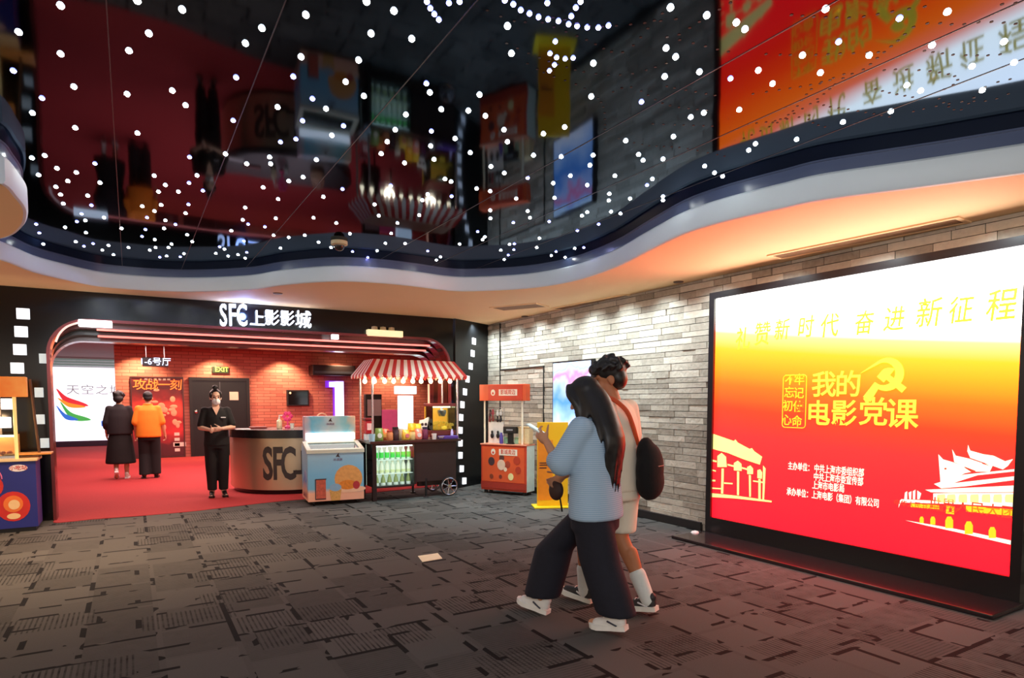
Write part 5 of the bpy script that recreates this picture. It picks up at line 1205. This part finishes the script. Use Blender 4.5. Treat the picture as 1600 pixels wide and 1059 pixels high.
# ---- the woman walking in front: long hair, pale blue tee, wide navy trousers
rear, front = at_z(966, 990), at_z(829, 953)
dv = V((front.x-rear.x, front.y-rear.y, 0)); hd = V((-.40,.92,0)).normalized()
gb = (rear+front)/2
g2l = lambda p: V(((p-gb).dot(V((hd.y,-hd.x,0))), (p-gb).dot(hd), p.z))     # room -> her frame
rl, fl2 = g2l(rear), g2l(front)
Lx, Rx = -.085, .085
hipz = .86
SHF = -.17
gj = dict(hip=J(0,0,hipz), chest=J(.02,0,1.20), neck=J(.035,0,1.40), head=J(.085,.0,1.515), shL=J(.02,.165,1.33), shR=J(.02,-.165,1.33),
    elL=J(.13,.235,1.08), wrL=J(.295,.13,1.225), elR=J(.12,-.22,1.10), wrR=J(.34,-.16,.97),
    hjL=J(0,.085,.84), hjR=J(0,-.085,.84), knL=V((rl.x-.02, rl.y+.20, .47)), anL=V((rl.x, rl.y+.03, .10)), toeL=V((rl.x, rl.y+.19, .035)),
    knR=V((fl2.x+.03, fl2.y-.12, .47)), anR=V((fl2.x, fl2.y-.10, .10)), toeR=V((fl2.x, fl2.y+.09, .055)), hdL=V((.04,.7,.55)), hdR=V((0,.8,-.5)))
for k_ in ('hip','chest','neck','head','shL','shR','elL','elR','wrL','wrR','hjL','hjR'): gj[k_].y += SHF
gj['knL'].y += -.07; gj['knR'].y -= .06
girl = person('person', 'woman with long dark hair walking in a pale blue tee and wide navy trousers', (gb.x, gb.y), hd, sk_warm, gj, 1.63, .25, .42, .007, curlL=.55, curlR=.7, nL=V((1,.1,.2)), nR=V((-1,0,0)))
tee = stripes('tee_blue', (176,202,226), (152,184,212), 2, .013, .4, .8)
def gtee(b):
    add_loft(b, [(J(SHF+-.01,0,.735),.225,.165),(J(SHF+-.005,0,.80),.225,.165),(J(SHF+0,0,.95),.212,.155),(J(SHF+.01,0,1.12),.205,.150),(J(SHF+.02,0,1.25),.198,.138),(J(SHF+.025,0,1.335),.175,.112),(J(SHF+.03,0,1.375),.11,.085),(J(SHF+.033,0,1.395),.075,.068)])
    for k, sd in (('L',1),('R',-1)):
        sh, el, wr = gj['sh'+k], gj['el'+k], gj['wr'+k]; add_cap(b, gj['chest'].lerp(sh, .45)+V((0,0,.045)), sh, .075, .075); add_cap(b, sh-V((0,0,.01)), sh.lerp(el,.9), .082, .088); add_cap(b, sh.lerp(el,.8), el.lerp(wr,.25), .088, .070)
cloth('tee', girl, tee, gtee, .012, 8)
def gpants(b):
    add_loft(b, [(J(SHF+0,0,.66),.19,.15),(J(SHF+0,0,.80),.195,.15),(J(SHF+0,0,.92),.175,.13),(J(SHF+0,0,.96),.16,.12)])
    for k, sd in (('L',1),('R',-1)):
        h, kn, an = gj['hj'+k], gj['kn'+k], gj['an'+k]
        a = an + V((0,-.015 if k == 'L' else 0,.03))
        rr = [(h+V((0,0,.0)), .115, .125), (h.lerp(kn,.5), .120, .135), (kn, .125, .138), (kn.lerp(a,.5), .125, .140), (a, .122, .135)]
        add_loft(b, [(p, x, y) for p, x, y in rr[::-1]])
cloth('trousers', girl, NAVY, gpants, .013, 10)
shw, sole_w, shb = M('shoe_white', (232,232,230), .5, 0, .06, 20), M('sole_white', (240,240,236), .5), M('shoe_stripe', (50,54,70), .5)
gr_l, gr_r = V((rl.x, rl.y-.045, .0)), V((fl2.x, fl2.y-.16, .012))
shoe(girl, V((rl.x+.0, rl.y-.06, .035)), V((rl.x-.01, rl.y+.20, .0)), shw, sole_w, 1, shb, chunky=1.12)
shoe(girl, V((fl2.x, fl2.y-.15, .0)), V((fl2.x-.01, fl2.y+.11, .045)), shw, sole_w, 1, shb, chunky=1.12)
def ghair(b):
    hp, R_ = girl['hp'], girl['R']
    add_ell(b, hp(0,-.022,.045), (.092,.108,.098), 20, 14, R_)
    rg = random.Random(12)
    for k in range(46):
        a = radians(-205 + 230*k/45) if False else radians(140 + 260*k/45)
        x, y = .085*cos(a), .10*sin(a)-.015
        if y > .035: y = .035
        p0 = hp(x*.8, y*.8, .06); p1 = hp(x*1.08, y*1.1-.01, -.06)
        drop = rg.uniform(.86, 1.10) if y < -.03 else rg.uniform(.98, 1.14)
        e = J(SHF+-.06 + y*.8, -x*1.15, drop); m = J(SHF+(-.075 + y*.9 if y < -.02 else .03+y), -x*1.25, 1.27)
        if abs(x) > .06 and y > -.05: m.y += .03; e.y = max(e.y, SHF-.02) + .02
        pts = catmull([p0, p1, m, (m+e)/2 + V((rg.uniform(-.012,.012), rg.uniform(-.01,.01), 0)), e], 4)
        n = len(pts); rad = [.020*(1-.75*(i/(n-1))**2) for i in range(n)]
        add_tube(b, pts, rad, 6)
    for sgn in (-1, 1):
        add_tube(b, catmull([hp(.03*sgn,.05,.115), hp(.085*sgn,.06,.05), hp(.092*sgn,.045,-.05), J(SHF+.06,-.10*sgn,1.28), J(SHF+.03,-.12*sgn,1.08)], 5), [.026]*12 + [.022]*5 + [.016]*4, 8)
hg = cloth('hair', girl, hairm, ghair, .011, 3)
# what she holds: a pale phone, and a dark strap from her other hand
wl = gj['wrL'] + gj['hdL'].normalized()*.10
pw = root_mw(girl['root']) @ (wl + V((.02,.02,.02)))
t = thing('phone', 'pale phone held up in the hand of the woman in front', 'phone', tuple(pw), girl['root'].rotation_euler.z+.2)
b = bm_(); add_box(b, -.036, .036, -.075, .075, -.005, .005, Matrix.Rotation(.5, 4, 'X'), .004); obj('case', b, M('phone_white', (226,240,240), .3), t)
b = bm_(); add_box(b, -.032, .032, -.07, .07, .0052, .0058, Matrix.Rotation(.5, 4, 'X')); obj('screen', b, M('phone_screen', (220,240,240), .2, emit=(210,240,240), es=.8), t)
wr = gj['wrR'] + gj['hdR'].normalized()*.07
q = root_mw(girl['root']) @ wr
t = thing('pouch', 'small dark pouch with a hanging strap in the woman\'s far hand', 'pouch', (q.x, q.y, q.z-.05), girl['root'].rotation_euler.z)
b = bm_(); add_ell(b, (0,.0,-.02), (.03,.06,.075), 14, 10); obj('body', b, M('pouch_dark', (60,36,30), .6, 0, .2, 20), t, smooth=True)
obj('strap', tube_bm(catmull([(0,-.01,.04),(0,-.03,-.06),(0,-.045,-.14),(0,-.05,-.17)], 5), .007, 6), M('strap_black', (22,20,22), .6), t, smooth=True)

# ---- the man beside her
mrear, mfront = at_z(1012, 960), at_z(896, 936)
mb = (mrear+mfront)/2; hd2 = V((mfront.x-mrear.x, mfront.y-mrear.y, 0)).normalized(); hd2 = (hd2+hd*.6).normalized()
m2l = lambda p: V(((p-mb).dot(V((hd2.y,-hd2.x,0))), (p-mb).dot(hd2), p.z))
ml, mf = m2l(mrear), m2l(mfront)
mj = dict(hip=J(0,0,.97), chest=J(.03,0,1.34), neck=J(.05,0,1.515), head=J(.085,0,1.65), shL=J(.03,.195,1.435), shR=J(.03,-.195,1.435),
    elL=J(-.01,.25,1.17), wrL=J(.20,.20,1.05), elR=J(.02,-.26,1.17), wrR=J(.20,-.23,1.0),
    hjL=J(0,.095,.95), hjR=J(0,-.095,.95), knL=V((mf.x*.6-.03, mf.y-.10, .52)), anL=V((mf.x, mf.y-.10, .10)), toeL=V((mf.x, mf.y+.10, .05)),
    knR=V((ml.x+.0, ml.y+.22, .53)), anR=V((ml.x, ml.y+.0, .125)), toeR=V((ml.x, ml.y+.17, .04)))
for k_ in ('hip','chest','neck','head','shL','shR','elL','elR','wrL','wrR','hjL','hjR'): mj[k_].y -= .07
man = person('person', 'man in a white tee and pale shorts carrying a black sling bag', (mb.x, mb.y), hd2, sk_dark, mj, 1.80, .5, .25, .0075, curlL=.6, curlR=.6, nL=V((1,0,0)), nR=V((-1,0,0)))
mtee = M('tee_white', (236,224,204), .8, 0, .05, 12, .1)
def mt_(b):
    add_loft(b, [(J(-.07+-.0,0,.86),.20,.145),(J(-.07+0,0,1.0),.198,.142),(J(-.07+.01,0,1.18),.195,.14),(J(-.07+.03,0,1.36),.205,.142),(J(-.07+.035,0,1.425),.19,.12),(J(-.07+.04,0,1.475),.13,.095),(J(-.07+.048,0,1.51),.08,.075)])
    for k in 'LR': sh, el = mj['sh'+k], mj['el'+k]; add_cap(b, mj['chest'].lerp(sh, .45)+V((0,0,.045)), sh, .075, .075); add_cap(b, sh, sh.lerp(el,.72), .082, .080)
cloth('tee', man, mtee, mt_, .013, 8)
def ms(b):
    add_loft(b, [(J(-.07+0,0,.80),.19,.14),(J(-.07+0,0,.95),.185,.135),(J(-.07+0,0,1.02),.165,.125)])
    for k in 'LR': h, kn = mj['hj'+k], mj['kn'+k]; add_loft(b, [(h.lerp(kn,.93),.102,.115),(h.lerp(kn,.5),.102,.115),(h+V((0,0,.02)),.105,.115)])
cloth('shorts', man, M('shorts_cream', (236,226,206), .85, 0, .06, 14, .1), ms, .013, 8)
def sock(k, top): 
    def f(b): kn, an = mj['kn'+k], mj['an'+k]; add_cap(b, an.lerp(kn, top), an-V((0,0,.02)), .060, .052)
    return f
for k in 'LR': cloth('sock', man, M('sock_white', (226,234,230), .8, 0, .05, 40, .2), sock(k, .36), .009, 3)
blk, grn = M('shoe_dark', (46,46,48), .5, 0, .2, 20), M('sole_cream', (236,236,226), .5)
shoe(man, V((ml.x, ml.y-.07, .04)), V((ml.x, ml.y+.21, 0)), blk, grn, 1, shw, chunky=1.15); shoe(man, V((mf.x, mf.y-.16, 0)), V((mf.x, mf.y+.12, .04)), blk, grn, 1, shw, chunky=1.15)
def mhair(b):
    hp, R_ = man['hp'], man['R']; add_ell(b, hp(0,-.022,.055), (.096,.112,.098), 20, 14, R_); add_ell(b, hp(0,-.052,.0), (.088,.072,.088), 16, 10, R_); add_ell(b, hp(0,.068,.085), (.078,.055,.045), 14, 10, R_)
    rg = random.Random(3)
    for k in range(70):
        a, z = rg.uniform(0, 2*pi), rg.uniform(-.02, 1); c = math.sqrt(max(0, 1-z*z)); p = V((.098*c*cos(a), .115*c*sin(a)-.02, .055+.098*z))
        if p.y > .06 and p.z < .06: continue
        add_cap(b, hp(*p), hp(*(p*1.04+V((rg.uniform(-.01,.01), .022, -.012)))), .017, .008, 6)
cloth('hair', man, hairm, mhair, .009, 2)
# his sling bag
bp_ = root_mw(man['root']) @ J(-.235, -.04, 1.02)
bag_ = thing('sling_bag', 'black sling bag with an orange red strap hanging on the man\'s back', 'bag', tuple(bp_), man['root'].rotation_euler.z)
def bagb(b):
    add_ell(b, (0,-.05,0), (.15,.085,.19), 20, 14); add_ell(b, (.02,-.045,-.09), (.15,.088,.13), 20, 12); add_ell(b, (-.03,-.03,.12), (.09,.06,.11), 16, 10)
b = bm_(); bagb(b); o = obj('body', b, M('bag_black', (14,13,15), .95, 0, .2, 30, .2), bag_, smooth=True); live_remesh(o, .014, 6)
b = bm_(); add_cap(b, (-.05,-.131,.03), (.05,-.131,.03), .004, .004, 6); obj('zip', b, M('zip_grey', (70,70,74), .4, .5), bag_)
def onb(f, l, u): return J(f+.165, l+.04, u-1.045)
b = bm_(); pts = catmull([onb(-.13,-.02,1.22), onb(-.125,.06,1.36), onb(-.09,.11,1.47), onb(.03,.125,1.545), onb(.13,.08,1.46), onb(.185,-.05,1.30), onb(.17,-.16,1.14), onb(.03,-.215,1.06), onb(-.10,-.15,1.04)], 6)
for i in range(len(pts)-1):
    pass
add_tube(b, pts, .016, 8); obj('strap', b, M('strap_orange', (214,84,40), .6), bag_, smooth=True)

# ---- the attendant at the counter
sp_ = at_z(341, 776); hd3 = V((-.05,-1,0)).normalized()
sj = dict(hip=J(0,0,.88), chest=J(0,0,1.22), neck=J(.01,0,1.42), head=J(.03,0,1.545), shL=J(0,.158,1.345), shR=J(0,-.158,1.345),
    elL=J(.06,.235,1.09), wrL=J(.24,.06,1.075), elR=J(.02,-.225,1.09), wrR=J(.22,-.10,1.06), hjL=J(0,.085,.86), hjR=J(0,-.085,.86),
    knL=J(.01,.085,.47), anL=J(0,.08,.09), toeL=J(.15,.10,.03), knR=J(.01,-.085,.47), anR=J(0,-.08,.09), toeR=J(.15,-.10,.03), hdL=V((.9,.15,-.1)), hdR=V((-.3,.6,-.1)))
at_ = person('person', 'attendant in black uniform and white face mask standing at the counter', (sp_.x, sp_.y-.0), hd3, sk_pale, sj, 1.66, .08, .05, .008, curlL=.5, curlR=.9, nL=V((.1,-1,0)), nR=V((.9,-.3,.2)))
blkc = M('uniform_black', (11,10,12), .8, 0, .2, 24, .15)
def stee(b):
    add_loft(b, [(J(0,0,.80),.19,.135),(J(0,0,.95),.178,.13),(J(0,0,1.10),.17,.128),(J(0,0,1.25),.178,.128),(J(0,0,1.345),.16,.105),(J(0,0,1.395),.10,.075),(J(.0,0,1.41),.078,.066)])
    for k in 'LR': sh, el = sj['sh'+k], sj['el'+k]; add_cap(b, sj['chest'].lerp(sh, .45)+V((0,0,.045)), sh, .064, .064); add_cap(b, sh, sh.lerp(el,.82), .060, .060)
cloth('shirt', at_, blkc, stee, .012, 6)
def spant(b):
    add_loft(b, [(J(0,0,.76),.175,.125),(J(0,0,.90),.17,.12),(J(0,0,.95),.155,.11)])
    for k in 'LR': h, kn, an = sj['hj'+k], sj['kn'+k], sj['an'+k]; add_loft(b, [(an+V((0,0,.02)),.068,.072),(kn.lerp(an,.5),.075,.08),(kn,.085,.09),(h,.10,.11)])
cloth('trousers', at_, blkc, spant, .012, 6)
hp, R_ = at_['hp'], at_['R']
def smask(b): add_ell(b, hp(0,.055,-.052), (.062,.058,.058), 18, 12, R_); add_cap(b, hp(0,.105,-.02), hp(0,.11,-.05), .012, .014, 8)
cloth('face_mask', at_, M('mask_white', (236,240,240), .7), smask, .008, 4)
b = bm_()
for sx in (-1, 1): add_tube(b, [hp(.058*sx,.06,-.03), hp(.078*sx,.005,.0), hp(.082*sx,-.018,.01)], .0025, 6)
obj('mask_loop', b, M('mask_white'), at_['root'])
def shair(b): add_ell(b, hp(0,-.028,.052), (.084,.092,.088), 18, 12, R_); add_ell(b, hp(0,-.05,-.0), (.08,.07,.08), 14, 10, R_); add_ell(b, hp(0,-.03,.155), (.042,.042,.036), 12, 10); [add_ell(b, hp(.068*sx,.012,.045), (.02,.045,.055), 10, 8, R_) for sx in (-1,1)]
cloth('hair', at_, hairm, shair, .009, 3)
b = bm_(); add_prism(b, [(-.055,1.405),(.055,1.405),(.0,1.28)], lambda u, v, d: V((-u, .088+d+(1.405-v)*.34, v)), -.01, .004); obj('neckline', b, sk_pale, at_['root'])
b = bm_(); add_box(b, -.13, -.06, .125, .137, 1.235, 1.252, None, .003); obj('badge', b, M('badge_silver', (226,226,230), .3), at_['root'])
for sx in (-1, 1): shoe(at_, J(-.055,-.085*sx,0.006), J(.19,-.10*sx,.006), M('shoe_black', (18,17,18), .35), M('shoe_black'), 1)

# ---- the couple walking away over the red carpet
def away(label, px, py, skirt):
    p = at_z(px, py); h = V((.05,1,0)).normalized()
    j = dict(hip=J(0,0,.88), chest=J(.01,0,1.22), neck=J(.02,0,1.42), head=J(.05,0,1.545), shL=J(0,.158,1.345), shR=J(0,-.158,1.345),
        elL=J(-.02,.215,1.08), wrL=J(.10,.22,.86), elR=J(-.02,-.225,1.08), wrR=J(.06,-.27,.84), hjL=J(0,.085,.86), hjR=J(0,-.085,.86),
        knL=J(.06,.08,.48), anL=J(-.14,.07,.16) if skirt else J(-.04,.09,.09), toeL=J(-.06,.075,.035) if skirt else J(.12,.11,.035), knR=J(.05,-.09,.47), anR=J(.03,-.09,.09), toeR=J(.19,-.11,.035))
    return person('person', label, (p.x, p.y), h, sk_warm, j, 1.66, -.1 if skirt else .1, .2, .0095, curlL=.6, curlR=.6, nL=V((1,0,0)), nR=V((-1,0,0))), j
wo, wj = away('person in dark top and long black skirt walking away toward the white screen', 190, 748, True)
darkm, skm = M('top_charcoal', (28,24,28), .85, 0, .2, 20, .1), M('skirt_black', (12,11,13), .85, 0, .2, 20, .1)
def wtop(b):
    add_loft(b, [(J(-.01,0,.86),.215,.16),(J(-.01,0,1.0),.21,.155),(J(0,0,1.2),.205,.145),(J(0,0,1.34),.178,.11),(J(.0,0,1.40),.09,.075),(J(.015,0,1.435),.066,.062)])
    for k in 'LR': sh, el, wr = wj['sh'+k], wj['el'+k], wj['wr'+k]; add_cap(b, wj['chest'].lerp(sh, .45)+V((0,0,.045)), sh, .068, .068); add_cap(b, sh, el, .064, .066); add_cap(b, el, el.lerp(wr,.35), .066, .06)
cloth('top', wo, darkm, wtop, .014, 6)
cloth('skirt', wo, skm, lambda b: add_loft(b, [(J(0,0,.30),.25,.21),(J(0,0,.33),.255,.215),(J(0,0,.6),.225,.185),(J(0,0,.85),.185,.145),(J(0,0,.95),.16,.12)], 28), .014, 4)
hp, R_ = wo['hp'], wo['R']
def whair(b):
    add_ell(b, hp(0,-.015,.05), (.098,.108,.095), 18, 12, R_); add_ell(b, hp(0,-.06,-.015), (.088,.06,.085), 16, 10, R_)
    rg = random.Random(8)
    for k in range(40): a = rg.uniform(0,2*pi); z = rg.uniform(-.1,1); c = math.sqrt(1-z*z if z*z < 1 else 0); add_ell(b, hp(.09*c*cos(a), min(.05,.1*c*sin(a)-.02), .045+.09*z), (.024,.024,.022), 8, 6)
cloth('hair', wo, hairm, whair, .011, 2)
shoe(wo, J(-.21,.065,.15), J(-.05,.075,.012), M('shoe_ivory', (236,226,214), .5), sole_w, 1); shoe(wo, J(-.03,-.085,.006), J(.20,-.10,.006), M('shoe_ivory'), sole_w, 1)
ma, aj = away('person in an orange shirt and dark trousers walking away beside the red poster', 235, 747, False)
osh = M('shirt_orange', (240,140,34), .8, 0, .1, 12, .15)
def osb(b):
    add_loft(b, [(J(-.01,0,.80),.215,.16),(J(-.01,0,.95),.21,.158),(J(0,0,1.15),.21,.15),(J(0,0,1.32),.198,.125),(J(0,0,1.385),.12,.085),(J(.01,0,1.43),.072,.066)])
    for k in 'LR': sh, el = aj['sh'+k], aj['el'+k]; add_cap(b, aj['chest'].lerp(sh, .45)+V((0,0,.045)), sh, .072, .072); add_cap(b, sh, sh.lerp(el,.95), .068, .074)
cloth('shirt', ma, osh, osb, .014, 6)
b = bm_(); add_tube(b, [(.07*cos(2*pi*k/20), .012+.066*sin(2*pi*k/20), 1.432) for k in range(20)], .014, 8, True); obj('collar', b, osh, ma['root'], smooth=True)
def ap(b):
    add_loft(b, [(J(0,0,.74),.185,.135),(J(0,0,.88),.18,.13),(J(0,0,.95),.16,.12)])
    for k in 'LR': h, kn, an = aj['hj'+k], aj['kn'+k], aj['an'+k]; add_loft(b, [(an+V((0,0,-.01)),.098,.105),(kn.lerp(an,.5),.10,.105),(kn,.105,.11),(h,.108,.118)])
cloth('trousers', ma, M('trousers_charcoal', (17,15,18), .85, 0, .2, 22, .1), ap, .014, 6)
hp, R_ = ma['hp'], ma['R']
cloth('hair', ma, hairm, lambda b, hp=hp, R_=R_: (add_ell(b, hp(0,-.02,.05), (.086,.1,.088), 18, 12, R_), add_ell(b, hp(0,-.062,-.0), (.074,.045,.07), 14, 10, R_)), .011, 2)
for sx in (1, -1): shoe(ma, J((-.10 if sx > 0 else -.03),.10*sx,.006), J((.15 if sx > 0 else .22),.12*sx,.006), M('shoe_brown', (40,32,30), .4), M('shoe_black'), 1)

# ---------------------------------------------------------------- lettering: curves to meshes
bpy.context.view_layer.update()
dg = bpy.context.evaluated_depsgraph_get()
made = [(o, bpy.data.meshes.new_from_object(o.evaluated_get(dg), depsgraph=dg)) for o in TEXTS]
for o, me in made:
    n = bpy.data.objects.new('lettering', me); COL.objects.link(n)
    base = o.name.split('.')[0]
    n.parent = o.parent; n.matrix_parent_inverse = o.matrix_parent_inverse; n.matrix_basis = o.matrix_basis.copy()
    me.name = base; c = o.data; bpy.data.objects.remove(o); n.name = base
